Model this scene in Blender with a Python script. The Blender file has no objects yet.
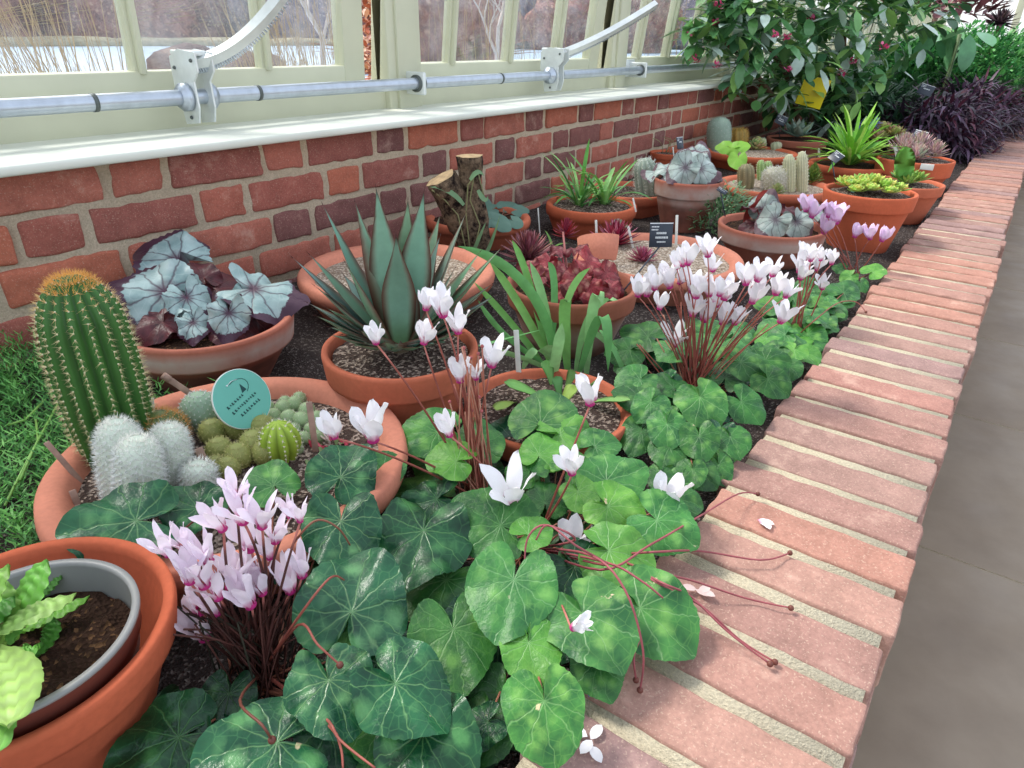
import bpy, math, random
from mathutils import Vector, Matrix, noise
sc = bpy.context.scene
col = sc.collection
PI = math.pi
# ------------------------------------------------------------------ camera
F = 673.9
RX = Vector((0.58773, -0.80889, 0.01659)); RY = -Vector((-0.36358, -0.28238, -0.88773)); RZ = Vector((0.72276, 0.51572, -0.46006))
CAM = Vector((0, 0, 0.5))
cd = bpy.data.cameras.new('camera'); cam = bpy.data.objects.new('camera', cd); col.objects.link(cam)
cd.sensor_width = 36; cd.lens = F/1024*36; cd.clip_start = .01; cd.clip_end = 500
cam.matrix_world = Matrix.Translation(CAM) @ Matrix((RX, RY, -RZ)).transposed().to_4x4()
sc.camera = cam
# ------------------------------------------------------------------ light
w = bpy.data.worlds.new('sky'); sc.world = w; w.use_nodes = True
wn = w.node_tree; bg = wn.nodes['Background']
sky = wn.nodes.new('ShaderNodeTexSky'); sky.sky_type = 'NISHITA'; sky.sun_disc = False
sky.sun_elevation = math.radians(42); sky.sun_rotation = math.radians(20); sky.air_density = 1.0; sky.dust_density = 3
mixw = wn.nodes.new('ShaderNodeMix'); mixw.data_type = 'RGBA'
mixw.inputs[0].default_value = .72
wn.links.new(sky.outputs[0], mixw.inputs[6]); mixw.inputs[7].default_value = (3.3, 3.5, 3.75, 1)
wn.links.new(mixw.outputs[2], bg.inputs[0]); bg.inputs[1].default_value = .30
sd = bpy.data.lights.new('sun', 'SUN'); sun = bpy.data.objects.new('sun', sd); col.objects.link(sun)
sd.energy = 3.0; sd.angle = math.radians(14); sd.color = (1, .95, .87)
SUND = Vector((-.12, .62, .78)).normalized()          # towards the sun (over the glass wall)
sun.rotation_euler = SUND.to_track_quat('Z', 'Y').to_euler(); sun.location = SUND*5
sc.view_settings.view_transform = 'Standard'; sc.view_settings.look = 'None'
sc.view_settings.exposure = 0.4; sc.view_settings.gamma = 1; sc.view_settings.use_curve_mapping = False
# ------------------------------------------------------------------ places
def ray(px, py): return RX*(px-512) - RY*(py-384) + RZ*F
def W(px, py, z):                      # the point at height z seen at a pixel of the photograph
    d = ray(px, py); return CAM + d*((z-.5)/d.z)
def WY(px, py, Y):
    d = ray(px, py); return CAM + d*(Y/d.y)
def WD(px, py, dist):
    d = ray(px, py); return CAM + d*(dist/math.hypot(d.x, d.y))
def hd(p): return math.hypot(p[0], p[1])
def dep(p): return (Vector(p)-CAM).dot(RZ)
def pxm(p): return dep(p)/F            # metres per pixel at p
def proj(p):
    v = Vector(p)-CAM; return 512+F*v.dot(RX)/v.dot(RZ), 384-F*v.dot(RY)/v.dot(RZ)
def zfor(p, py):
    lo, hi = -.2, 1.2
    for _ in range(40):
        m = (lo+hi)/2
        if proj((p[0], p[1], m))[1] > py: lo = m
        else: hi = m
    return lo
SOIL = -.03
# ------------------------------------------------------------------ objects
WM = {}
def put(o, parent=None, M=None):
    col.objects.link(o)
    if M is not None: o.matrix_basis = M
    if parent is not None:
        o.parent = parent
        if parent.name in WM: o.matrix_parent_inverse = WM[parent.name].inverted()
    WM[o.name] = (M if M is not None else Matrix.Identity(4)).copy()
    return o
def tag(o, label=None, cat=None, group=None, kind=None):
    if label: o['label'] = label
    if cat: o['category'] = cat
    if group: o['group'] = group
    if kind: o['kind'] = kind
    return o
def thing(name, label, cat, loc=(0, 0, 0), group=None):
    o = bpy.data.objects.new(name, None); o.empty_display_size = .03
    put(o, None, Matrix.Translation(Vector(loc))); return tag(o, label, cat, group)
class G:
    def __init__(s): s.v = []; s.f = []; s.uv = []; s.c = []; s.m = []
    def add(s, vs, fs, uv=None, c=(1, 1, 1), m=0, cs=None):
        b = len(s.v); s.v += [tuple(v) for v in vs]
        s.f += [tuple(i+b for i in f) for f in fs]; s.m += [m]*len(fs)
        s.uv += uv if uv else [(0, 0)]*len(vs)
        s.c += cs if cs else [c]*len(vs)
        return s
    def mesh(s, name, mats, smooth=True):
        me = bpy.data.meshes.new(name); me.from_pydata(s.v, [], s.f)
        ul = me.uv_layers.new(name='UVMap'); n = len(me.loops)
        li = [0]*n; me.loops.foreach_get('vertex_index', li)
        fl = []
        for i in li: fl += s.uv[i]
        ul.data.foreach_set('uv', fl)
        ca = me.color_attributes.new('Col', 'FLOAT_COLOR', 'POINT'); cl = []
        for c in s.c: cl += [c[0], c[1], c[2], 1]
        ca.data.foreach_set('color', cl)
        for m in (mats if isinstance(mats, (list, tuple)) else [mats]): me.materials.append(m)
        me.polygons.foreach_set('material_index', s.m)
        me.polygons.foreach_set('use_smooth', [smooth]*len(s.f)); me.update()
        return me
    def obj(s, name, mats, parent=None, smooth=True, M=None):
        return put(bpy.data.objects.new(name, s.mesh(name, mats, smooth)), parent, M)
def tri(x, a): return sum(x)*a
def box(g, a, b, c=(1, 1, 1), m=0, M=None):
    vs = [Vector((x, y, z)) for x in (a[0], b[0]) for y in (a[1], b[1]) for z in (a[2], b[2])]
    if M: vs = [M @ v for v in vs]
    return g.add(vs, [(0, 1, 3, 2), (4, 6, 7, 5), (0, 4, 5, 1), (2, 3, 7, 6), (0, 2, 6, 4), (1, 5, 7, 3)], None, c, m)
def rbox(g, a, b, r, n=(3, 3, 3), nz=0, seed=0, c=(1, 1, 1), m=0, M=None, faces='xXyYzZ', nf=60):
    a = Vector(a); b = Vector(b); ctr = (a+b)/2; h = (b-a)/2
    def coords(k, hh):
        rr = min(r, hh*.95); inn = [-(hh-rr)+2*(hh-rr)*i/k for i in range(k+1)]
        return [-hh, -hh+rr*.3]+inn[0:]+[hh-rr*.3, hh]
    ax = [coords(n[i], h[i]) for i in range(3)]
    def P(q):
        rr = min(r, h.x*.95, h.y*.95, h.z*.95)
        inn = Vector([max(-(h[i]-rr), min(h[i]-rr, q[i])) for i in range(3)]); d = Vector(q)-inn
        p = inn + (d.normalized()*rr if d.length > 1e-9 else d)
        if nz:
            s = (ctr+p)*nf+Vector((seed, seed*1.7, 0))
            p = p + Vector((noise.noise(s), noise.noise(s+Vector((9, 0, 0))), noise.noise(s+Vector((0, 9, 0)))))*nz
        p = ctr+p
        return M @ p if M else p
    for k, (i, s) in {'x': (0, -1), 'X': (0, 1), 'y': (1, -1), 'Y': (1, 1), 'z': (2, -1), 'Z': (2, 1)}.items():
        if k not in faces: continue
        j, l = [(1, 2), (2, 0), (0, 1)][i]; A, B = ax[j], ax[l]; vs = []
        for p in A:
            for q in B:
                t = [0, 0, 0]; t[i] = s*h[i]; t[j] = p; t[l] = q; vs.append(P(t))
        nb = len(B); fs = []
        for x in range(len(A)-1):
            for y in range(nb-1):
                f = (x*nb+y, (x+1)*nb+y, (x+1)*nb+y+1, x*nb+y+1); fs.append(f if s > 0 else f[::-1])
        g.add(vs, fs, None, c, m)
def tube(g, pts, rad, seg=6, c=(1, 1, 1), m=0, cap=True, cs=None):
    pts = [Vector(p) for p in pts]; n = len(pts)
    R = rad if isinstance(rad, (list, tuple)) else [rad]*n
    T = (pts[1]-pts[0]).normalized(); N = T.orthogonal().normalized(); vs = []; uv = []; cc = []
    for i, p in enumerate(pts):
        t = (pts[min(i+1, n-1)]-pts[max(i-1, 0)]).normalized(); N = (N-t*N.dot(t)).normalized(); B = t.cross(N)
        for k in range(seg):
            a = 2*PI*k/seg; vs.append(p+(N*math.cos(a)+B*math.sin(a))*R[i]); uv.append((k/seg, i/(n-1)))
            cc.append(cs[i] if cs else c)
    fs = [(i*seg+k, i*seg+(k+1) % seg, (i+1)*seg+(k+1) % seg, (i+1)*seg+k) for i in range(n-1) for k in range(seg)]
    if cap: fs += [tuple(range(seg))[::-1], tuple((n-1)*seg+k for k in range(seg))]
    return g.add(vs, fs, uv, m=m, cs=cc)
def curve3(a, b, c_, n=8): return [a*(1-t)**2+b*2*t*(1-t)+c_*t*t for t in [i/n for i in range(n+1)]]
def lathe(g, prof, seg=48, ctr=(0, 0, 0), c=(1, 1, 1), m=0, wob=0, seed=0, rf=None):
    vs = []; uv = []
    for i, (r, z) in enumerate(prof):
        for k in range(seg):
            a = 2*PI*k/seg; rr = r*(1+wob*noise.noise(Vector((math.cos(a)*1.5+seed, math.sin(a)*1.5, z*8))))
            if rf: rr *= rf(a, i)
            vs.append((ctr[0]+rr*math.cos(a), ctr[1]+rr*math.sin(a), ctr[2]+z)); uv.append((k/seg, i/max(1, len(prof)-1)))
    n = len(prof)
    fs = [(i*seg+k, i*seg+(k+1) % seg, (i+1)*seg+(k+1) % seg, (i+1)*seg+k) for i in range(n-1) for k in range(seg)]
    return g.add(vs, fs, uv, c, m)
def ball(g, ctr, rad, seg=12, rings=8, c=(1, 1, 1), m=0, wob=0, M=None, seed=0):
    rad = Vector(rad) if not isinstance(rad, (int, float)) else Vector((rad,)*3); ctr = Vector(ctr); vs = []
    for i in range(rings+1):
        t = PI*i/rings
        for k in range(seg):
            a = 2*PI*k/seg; d = Vector((math.sin(t)*math.cos(a), math.sin(t)*math.sin(a), math.cos(t)))
            s = 1+wob*noise.noise(d*2+ctr*7+Vector((seed,)*3)); q = Vector((d.x*rad.x, d.y*rad.y, d.z*rad.z))*s
            vs.append(ctr+(M @ q if M else q))
    fs = [(i*seg+k, (i+1)*seg+k, (i+1)*seg+(k+1) % seg, i*seg+(k+1) % seg) for i in range(rings) for k in range(seg)]
    return g.add(vs, fs, None, c, m)
def ribbon(g, pts, widths, side, fold=.2, thick=0, c=(1, 1, 1), edge=None, tipc=None, m=0, basec=None):
    """a leaf along pts; side = horizontal side vector; thick closes it underneath"""
    n = len(pts); vs = []; uv = []; cs = []
    K = 6 if thick else 3
    for i, p in enumerate(pts):
        t = (pts[min(i+1, n-1)]-pts[max(i-1, 0)]).normalized(); s = side(i/(n-1)) if callable(side) else side
        s = (s-t*s.dot(t)).normalized(); nn = s.cross(t).normalized()
        if nn.z < 0 and not callable(side) and abs(t.z) < .95: nn = -nn
        w_ = widths[i]; v = i/(n-1)
        row = [(-1, 0), (0, -fold), (1, 0)] if not thick else [(-1, 0), (-.5, -fold*.55), (0, -fold), (.5, -fold*.55), (1, 0), (0, -fold-thick)]
        for u, h in row:
            hh = h*w_ if (u or h == -fold or not thick) else -(fold+thick*(1-v*.6))*w_
            vs.append(p+s*(u*w_)+nn*hh); uv.append((u*.5+.5, v))
            cc = c
            if basec and v < .3: k = v/.3; cc = tuple(basec[q]*(1-k)+c[q]*k for q in range(3))
            if edge and abs(u) == 1: cc = edge
            if tipc and v > .93: cc = tipc
            cs.append(cc)
    if thick: fs = [(i*6+k, i*6+(k+1) % 6, (i+1)*6+(k+1) % 6, (i+1)*6+k) for i in range(n-1) for k in range(6)]
    else: fs = [(i*3+k, i*3+k+1, (i+1)*3+k+1, (i+1)*3+k) for i in range(n-1) for k in range(2)]
    return g.add(vs, fs, uv, m=m, cs=cs)
SH = {'lance': lambda t: (math.sin(PI*min(1, .12+.88*t)**.75))**.8 if t < 1 else 0.02,
      'strap': lambda t: min(1, .5+t*2)*(1 if t < .75 else max(.03, 1-((t-.75)/.25)**2)),
      'oval': lambda t: max(.03, math.sin(PI*t)**.6), 'spoon': lambda t: (.3+.7*min(1, t*1.5))*(1 if t < .7 else max(.05, math.sqrt(max(0, 1-((t-.7)/.3)**2)))),
      'agave': lambda t: (.62+.38*math.sin(PI*min(1, t/.9)))*(1 if t < .5 else max(.01, 1-((t-.5)/.5)**1.5))}
def blade(g, p0, az, el, L, wd, bend=0, n=6, shape='lance', fold=.2, thick=0, **k):
    p = Vector(p0); pts = [p.copy()]; e = el
    for i in range(n):
        p = p+Vector((math.cos(az)*math.cos(e), math.sin(az)*math.cos(e), math.sin(e)))*(L/n); pts.append(p.copy()); e -= bend/n
    ribbon(g, pts, [wd*SH[shape](i/n) for i in range(n+1)], Vector((-math.sin(az), math.cos(az), 0)), fold, thick, **k)
def spine(g, p, d, L, r, c=(1, 1, 1), m=0):
    d = d.normalized(); a = d.orthogonal().normalized(); b = d.cross(a)
    g.add([p+a*r, p-a*r*.5+b*r*.87, p-a*r*.5-b*r*.87, p+d*L], [(0, 1, 3), (1, 2, 3), (2, 0, 3)], None, c, m)
def rnd(a, b): return random.uniform(a, b)
# ------------------------------------------------------------------ materials
def lin(r, g_, b): return tuple((x/255/12.92 if x/255 <= .04045 else ((x/255+.055)/1.055)**2.4) for x in (r, g_, b))
class N:
    def __init__(s, name):
        s.m = bpy.data.materials.new(name); s.m.use_nodes = True; s.t = s.m.node_tree; s.b = s.t.nodes['Principled BSDF']
    def n(s, ty, **k):
        x = s.t.nodes.new(ty)
        for a, b in k.items(): setattr(x, a, b)
        return x
    def l(s, a, b): s.t.links.new(a, b)
    def tc(s, what='Object'): return s.n('ShaderNodeTexCoord').outputs[what]
    def noise(s, scale, detail=3, vec=None, rough=.55):
        x = s.n('ShaderNodeTexNoise'); x.inputs['Scale'].default_value = scale; x.inputs['Detail'].default_value = detail
        x.inputs['Roughness'].default_value = rough
        if vec is not None: s.l(vec, x.inputs['Vector'])
        return x.outputs['Fac']
    def vor(s, scale, vec=None, feature='F1', out='Distance'):
        x = s.n('ShaderNodeTexVoronoi'); x.feature = feature; x.inputs['Scale'].default_value = scale
        if vec is not None: s.l(vec, x.inputs['Vector'])
        return x.outputs[out]
    def ramp(s, fac, stops):
        x = s.n('ShaderNodeValToRGB'); s.l(fac, x.inputs[0]); e = x.color_ramp.elements
        while len(e) < len(stops): e.new(.5)
        for i, (p, c_) in enumerate(stops):
            e[i].position = p; e[i].color = (c_ if isinstance(c_, tuple) else (c_,)*3)[:3]+(1,)
        return x.outputs[0]
    def mix(s, f, a, b, mode='MIX'):
        x = s.n('ShaderNodeMix'); x.data_type = 'RGBA'; x.blend_type = mode
        for v, i in ((f, 0), (a, 6), (b, 7)):
            if isinstance(v, (int, float)): x.inputs[i].default_value = v if i == 0 else (v, v, v, 1)
            elif isinstance(v, tuple): x.inputs[i].default_value = v[:3]+(1,)
            else: s.l(v, x.inputs[i])
        return x.outputs[2]
    def math(s, op, a, b=None, c_=None):
        x = s.n('ShaderNodeMath', operation=op)
        for i, v in enumerate((a, b, c_)):
            if v is None: continue
            if isinstance(v, (int, float)): x.inputs[i].default_value = v
            else: s.l(v, x.inputs[i])
        return x.outputs[0]
    def attr(s, name='Col'): x = s.n('ShaderNodeAttribute'); x.attribute_name = name; return x.outputs['Color']
    def bump(s, h, strength=.4, dist=.002):
        x = s.n('ShaderNodeBump'); x.inputs['Strength'].default_value = strength; x.inputs['Distance'].default_value = dist
        s.l(h, x.inputs['Height']); s.l(x.outputs[0], s.b.inputs['Normal'])
    def out(s, color, rough=.8, spec=.3, **k):
        if isinstance(color, tuple): s.b.inputs['Base Color'].default_value = color[:3]+(1,)
        else: s.l(color, s.b.inputs['Base Color'])
        if isinstance(rough, (int, float)): s.b.inputs['Roughness'].default_value = rough
        else: s.l(rough, s.b.inputs['Roughness'])
        s.b.inputs['Specular IOR Level'].default_value = spec
        for a, v in k.items(): s.b.inputs[a.replace('_', ' ')].default_value = v
        return s.m
def m_plain(name, c, rough=.6, spec=.3, var=.12, sc_=30, **k):
    n = N(name); v = n.noise(sc_, 3, n.tc()); cc = n.mix(1., c, n.ramp(v, [(.3, 1-var), (.7, 1+var*.6)]), 'MULTIPLY')
    return n.out(cc, rough, spec, **k)
def m_thicket(name, a, b, c_):
    n = N(name); o = n.tc(); x = n.noise(1.1, 8, o, .75); y = n.vor(2.2, o)
    cc = n.mix(n.ramp(x, [(.4, 0), (.6, 1)]), a, b); cc = n.mix(n.ramp(y, [(.12, 1), (.3, 0)]), cc, c_); n.bump(x, 1, .3)
    return n.out(cc, .95, .05)
def m_attr(name, rough=.5, spec=.4, var=.15, sc_=60, sub=0, trans=0, bump=0):
    n = N(name); v = n.noise(sc_, 3, n.tc()); cc = n.mix(1., n.attr(), n.ramp(v, [(.3, 1-var), (.7, 1+var*.6)]), 'MULTIPLY')
    if bump: n.bump(v, bump, .002)
    n.out(cc, rough, spec)
    if trans:       # thin leaf or petal: some light comes through
        tr = n.n('ShaderNodeBsdfTranslucent'); n.l(cc, tr.inputs[0]); mx = n.n('ShaderNodeMixShader'); mx.inputs[0].default_value = trans
        n.l(n.b.outputs[0], mx.inputs[1]); n.l(tr.outputs[0], mx.inputs[2]); n.l(mx.outputs[0], n.t.nodes['Material Output'].inputs[0])
    return n.m
def m_terra(name, base, lime=0, dark=0, seed=0, rough=.85):
    n = N(name); o = n.tc(); a = n.noise(9+seed, 5, o); b = n.noise(160, 3, o)
    c = n.mix(n.ramp(a, [(.35, 0), (.7, 1)]), tuple(x*.86 for x in base), tuple(min(1, x*1.12) for x in base))
    c = n.mix(n.math('MULTIPLY', n.ramp(b, [(.35, 1), (.65, 0)]), .25), c, tuple(x*.6 for x in base))
    if lime:
        g = n.n('ShaderNodeAttribute'); g.attribute_name = 'Col'; sp = n.n('ShaderNodeSeparateColor'); n.l(g.outputs['Color'], sp.inputs[0])
        bl = n.noise(14, 4, o); k = n.math('MULTIPLY', n.math('SUBTRACT', 1.0, sp.outputs[0]), n.ramp(bl, [(.3, .25), (.6, 1)]))
        c = n.mix(n.math('MULTIPLY', k, lime), c, lin(190, 178, 168))
        dk = n.math('MULTIPLY', n.math('SUBTRACT', 1.0, sp.outputs[1]), n.ramp(n.noise(20, 4, o), [(.3, .3), (.6, 1)]))
        c = n.mix(n.math('MULTIPLY', dk, dark), c, lin(70, 52, 48))
    n.bump(n.noise(120, 4, o), .25, .001)
    return n.out(c, rough, .25)
T_ORANGE = m_terra('terracotta_new', lin(196, 100, 68)); T_PINK = m_terra('terracotta_pink', lin(205, 132, 108))
T_MID = m_terra('terracotta', lin(192, 106, 78)); T_LIME = m_terra('terracotta_limed', lin(178, 108, 88), .85, .75)
T_BROWN = m_terra('terracotta_brown', lin(160, 96, 76), .6, .9)
# leaf materials -----------------------------------------------------
def m_cyc(name, dark, mid, blotch, ba=.55, rough=.42, vc=None, centre=None, margin=None, vw=.018, vk=.4):
    n = N(name); uv = n.tc('UV'); s = n.n('ShaderNodeSeparateXYZ'); n.l(uv, s.inputs[0])
    x = n.math('MULTIPLY_ADD', s.outputs[0], 2., -1.); y = n.math('MULTIPLY_ADD', s.outputs[1], 2., -1.)
    oi = n.n('ShaderNodeObjectInfo'); wv = n.n('ShaderNodeVectorMath', operation='ADD'); n.l(uv, wv.inputs[0])
    rv = n.n('ShaderNodeCombineXYZ'); n.l(n.math('MULTIPLY', oi.outputs['Random'], 37.), rv.inputs[0]); n.l(rv.outputs[0], wv.inputs[1]); wv = wv.outputs[0]
    r = n.math('SQRT', n.math('ADD', n.math('MULTIPLY', x, x), n.math('MULTIPLY', y, y)))
    th = n.math('ARCTAN2', y, x); wob = n.math('MULTIPLY_ADD', n.noise(5, 2, wv), .5, -.25)
    th = n.math('ADD', th, wob)
    S = .58
    tt = n.math('ABSOLUTE', n.math('SUBTRACT', n.math('FRACT', n.math('MULTIPLY_ADD', th, 1/S, .5)), .5))
    d = n.math('MULTIPLY', n.math('MULTIPLY', tt, S), r)
    vein = n.ramp(d, [(.002, 1), (vw, 0)])
    net = n.ramp(n.vor(9, wv, 'DISTANCE_TO_EDGE'), [(.0, 1), (.05, 0)])
    base = n.mix(n.ramp(n.noise(3.5, 4, wv), [(.35, 0), (.65, 1)]), dark, mid)
    bl = n.ramp(n.math('ADD', n.vor(5.0, wv), n.math('MULTIPLY_ADD', n.noise(14, 3, wv), .5, -.25)), [(.15, 1), (.5, 0)]); rm = n.ramp(r, [(.25, 0), (.42, 1), (.7, 1), (.88, .1)])
    base = n.mix(n.math('MULTIPLY', n.math('MULTIPLY', bl, rm), ba), base, blotch)
    base = n.mix(n.math('MULTIPLY', net, .2), base, blotch)
    base = n.mix(n.ramp(n.noise(3.2, 4, wv), [(.70, 0), (.72, 1)]), base, lin(206, 190, 156))
    if centre: base = n.mix(n.ramp(n.math('ADD', r, n.math('MULTIPLY', n.noise(7, 3, wv), .3)), [(.22, .9), (.5, 0)]), base, centre)
    if margin: base = n.mix(n.ramp(n.math('ADD', r, n.math('MULTIPLY', n.noise(9, 3, wv), .35)), [(.97, 0), (1.08, 1)]), base, margin)
    base = n.mix(n.math('MULTIPLY', vein, vk), base, vc or lin(140, 186, 124))
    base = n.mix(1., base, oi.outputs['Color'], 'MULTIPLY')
    h = n.math('SUBTRACT', n.noise(16, 3, wv), n.math('MULTIPLY', vein, .7)); n.bump(h, .35, .003)
    n.out(base, rough, .4); n.b.inputs['Coat Weight'].default_value = .0
    tr = n.n('ShaderNodeBsdfTranslucent'); n.l(base, tr.inputs[0]); mx = n.n('ShaderNodeMixShader'); mx.inputs[0].default_value = .15
    n.l(n.b.outputs[0], mx.inputs[1]); n.l(tr.outputs[0], mx.inputs[2]); n.l(mx.outputs[0], n.t.nodes['Material Output'].inputs[0])
    return n.m
CYC = m_cyc('cyclamen_leaf', lin(38, 94, 48), lin(74, 138, 64), lin(128, 182, 92), .7)
CYCG = m_cyc('cyclamen_leaf_glossy', lin(20, 66, 46), lin(42, 102, 66), lin(110, 170, 108), .7, .3)
CYCL = m_cyc('cyclamen_leaf_young', lin(72, 136, 52), lin(104, 166, 66), lin(140, 192, 96), .4)
LEAF = m_attr('leaf', .45, .4, .2, 40, trans=.18); LEAFG = m_attr('leaf_glossy', .28, .5, .15, 30, trans=.1)
SUCC = m_attr('succulent', .5, .35, .12, 50); PETAL = m_attr('petal', .55, .3, .04, 60, trans=.25)
STEM = m_attr('stem', .5, .35, .2, 90); SPINE = m_attr('spine', .6, .3, .1, 90); PAINTC = m_attr('painted', .55, .4, .05, 20)
BARK = N('bark'); _o = BARK.tc(); _n = BARK.noise(45, 6, _o, .7); BARK.bump(_n, .9, .01)
BARK = BARK.out(BARK.mix(BARK.ramp(_n, [(.4, 0), (.62, 1)]), lin(34, 26, 24), lin(128, 108, 88)), .95, .1)
def m_soil(name, a, b, chip, chips=.3, scale=160):
    n = N(name); o = n.tc(); v = n.n('ShaderNodeTexVoronoi'); v.inputs['Scale'].default_value = scale; n.l(o, v.inputs['Vector'])
    sp = n.n('ShaderNodeSeparateColor'); n.l(v.outputs['Color'], sp.inputs[0])
    c = n.mix(n.noise(18, 5, o), a, b); c = n.mix(n.ramp(sp.outputs[0], [(1-chips-.03, 0), (1-chips, 1)]), c, n.mix(sp.outputs[1], chip, tuple(x*.45 for x in chip)))
    n.bump(n.math('ADD', v.outputs['Distance'], n.noise(60, 4, o)), .8, .006); return n.out(c, .95, .15)
SOILM = m_soil('bed_soil', lin(44, 38, 38), lin(80, 70, 66), lin(135, 126, 120), .14, 330)
GRIT = m_soil('gravel', lin(120, 100, 85), lin(170, 150, 130), lin(225, 208, 188), .5, 260)
GRITD = m_soil('dark_grit', lin(58, 46, 42), lin(98, 82, 74), lin(190, 170, 155), .3, 260)
COMPOST = m_soil('compost', lin(34, 24, 20), lin(72, 50, 38), lin(120, 88, 62), .15, 260)
def m_brick(name, stain=True, dull=.0):
    n = N(name); o = n.tc(); a = n.noise(22, 6, o, .65); b = n.noise(220, 4, o, .7)
    c = n.mix(1., n.attr(), n.ramp(a, [(.3, .8), (.7, 1.18)]), 'MULTIPLY'); c = n.mix(1., c, n.ramp(b, [(.3, .82), (.7, 1.12)]), 'MULTIPLY')
    sp = n.ramp(n.noise(420, 2, o), [(.6, 0), (.68, 1)]); c = n.mix(n.math('MULTIPLY', sp, .35), c, lin(215, 190, 170))
    if stain:
        wv = n.ramp(n.noise(11, 6, o, .7), [(.58, 0), (.72, 1)]); c = n.mix(n.math('MULTIPLY', wv, .45), c, lin(205, 178, 160))
    n.bump(n.math('ADD', a, n.math('MULTIPLY', b, .6)), .5, .003); return n.out(c, .9, .2)
BRICK = m_brick('brick'); KBRICK = m_brick('kerb_brick', True)
def m_mortar(name, c1, c2):
    n = N(name); o = n.tc(); a = n.noise(300, 4, o, .7); b = n.noise(14, 4, o)
    n.bump(a, .8, .004); return n.out(n.mix(1., n.mix(b, c1, c2), n.ramp(a, [(.3, .75), (.7, 1.15)]), 'MULTIPLY'), .95, .1)
MORT = m_mortar('mortar', lin(186, 168, 144), lin(208, 190, 166)); KMORT = m_mortar('kerb_mortar', lin(196, 184, 158), lin(222, 212, 186))
CREAM = m_plain('cream_paint', lin(203, 203, 177), .45, .4, .06, 8)
GALV = m_plain('galvanised_steel', lin(186, 194, 205), .32, .5, .12, 40, Metallic=.75)
WMET = m_plain('pale_metal', lin(222, 226, 224), .4, .5, .08, 40, Metallic=.35)
DKMET = m_plain('dark_metal', lin(92, 98, 96), .5, .5, .1, 40, Metallic=.5)
SILLM = N('sill'); _o = SILLM.tc(); SILLM = SILLM.out(SILLM.mix(SILLM.ramp(SILLM.noise(6, 5, _o), [(.45, 0), (.75, .5)]), lin(224, 226, 214), lin(192, 195, 182)), .5, .4)
def m_glass():
    n = N('window_glass'); tr = n.n('ShaderNodeBsdfTransparent'); tr.inputs[0].default_value = (.93, .95, .95, 1); gl = n.n('ShaderNodeBsdfGlossy')
    gl.inputs['Roughness'].default_value = .03; 
    df = n.n('ShaderNodeBsdfDiffuse'); df.inputs[0].default_value = (.8, .82, .85, 1)
    dm = n.math('MULTIPLY', n.ramp(n.noise(5, 6, n.tc(), .7), [(.4, 0), (.8, 1)]), .28)
    mx = n.n('ShaderNodeMixShader'); mx.inputs[0].default_value = .07; n.l(tr.outputs[0], mx.inputs[1]); n.l(gl.outputs[0], mx.inputs[2])
    m2 = n.n('ShaderNodeMixShader'); n.l(dm, m2.inputs[0]); n.l(mx.outputs[0], m2.inputs[1]); n.l(df.outputs[0], m2.inputs[2])
    n.l(m2.outputs[0], n.t.nodes['Material Output'].inputs[0]); return n.m
GLASS = m_glass()
SLATE = m_plain('black_label', lin(44, 52, 66), .35, .5, .1, 30); INK = m_plain('white_print', lin(225, 228, 230), .6, .2, .05)
DINK = m_plain('dark_print', lin(40, 75, 75), .6, .2, .05)
WHITEP = m_plain('white_plastic', lin(228, 230, 222), .5, .4, .15, 25); STICK = m_plain('weathered_label', lin(170, 140, 125), .7, .2, .3, 60)
PLAST = m_plain('brown_plastic', lin(112, 62, 52), .4, .4, .1, 20); PLASTG = m_plain('grey_plastic', lin(140, 140, 138), .4, .4, .08, 20)
random.seed(4)
# ------------------------------------------------------------------ ground, kerb, walls
g = G(); nx, ny = 330, 42
vs = [(-.6+i*.032, .16+j*.0285, SOIL+.012*noise.noise(Vector((i*.32, j*.3, 0)))+.006*noise.noise(Vector((i*1.3, j*1.2, 3)))) for i in range(nx) for j in range(ny)]
g.add(vs, [(i*ny+j, (i+1)*ny+j, (i+1)*ny+j+1, i*ny+j+1) for i in range(nx-1) for j in range(ny-1)])
tag(g.obj('soil_bed', SOILM), kind='structure')
g = G(); KW0, KW1 = -.03, .19
box(g, (-.6, KW0+.008, -.4), (14, KW1-.007, -.0035), m=1)
x = -.6; i = 0
KC = [lin(164, 125, 113), lin(156, 120, 110), lin(168, 130, 117), lin(150, 121, 116), lin(170, 125, 110), lin(156, 124, 114), lin(166, 122, 111)]
off = (1.4825-.005) % .0755
x = -.6+off-.0755
while x < 14:
    near = x < 3.2; r_ = random.Random(i); c_ = KC[r_.randrange(7)]
    rbox(g, (x+.0085+r_.uniform(-.001, .001), KW0+r_.uniform(-.006, .006), -.07), (x+.067+r_.uniform(-.001, .001), KW1+r_.uniform(-.006, .006), r_.uniform(-.0015, .002)), .004,
         (4, 12, 2) if near else (1, 2, 1), .0024 if near else 0, i, c_, 0, None, 'xXyYZ', 45)
    x += .0755; i += 1
for r in range(1, 5):                                  # courses under the coping, towards the path
    x = -.6-(.11 if r % 2 else 0); z1 = -.075*r-.0
    while x < 14:
        L = .215 if (int(x*100)+r) % 3 else .103
        rbox(g, (x, KW0-.002, z1-.066), (x+L, KW0+.05, z1), .004, (1, 1, 1), 0, i, random.choice(KC), 0, None, 'xXyZz'); x += L+.01
tag(g.obj('wall_right', [KBRICK, KMORT]), kind='structure')
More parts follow.
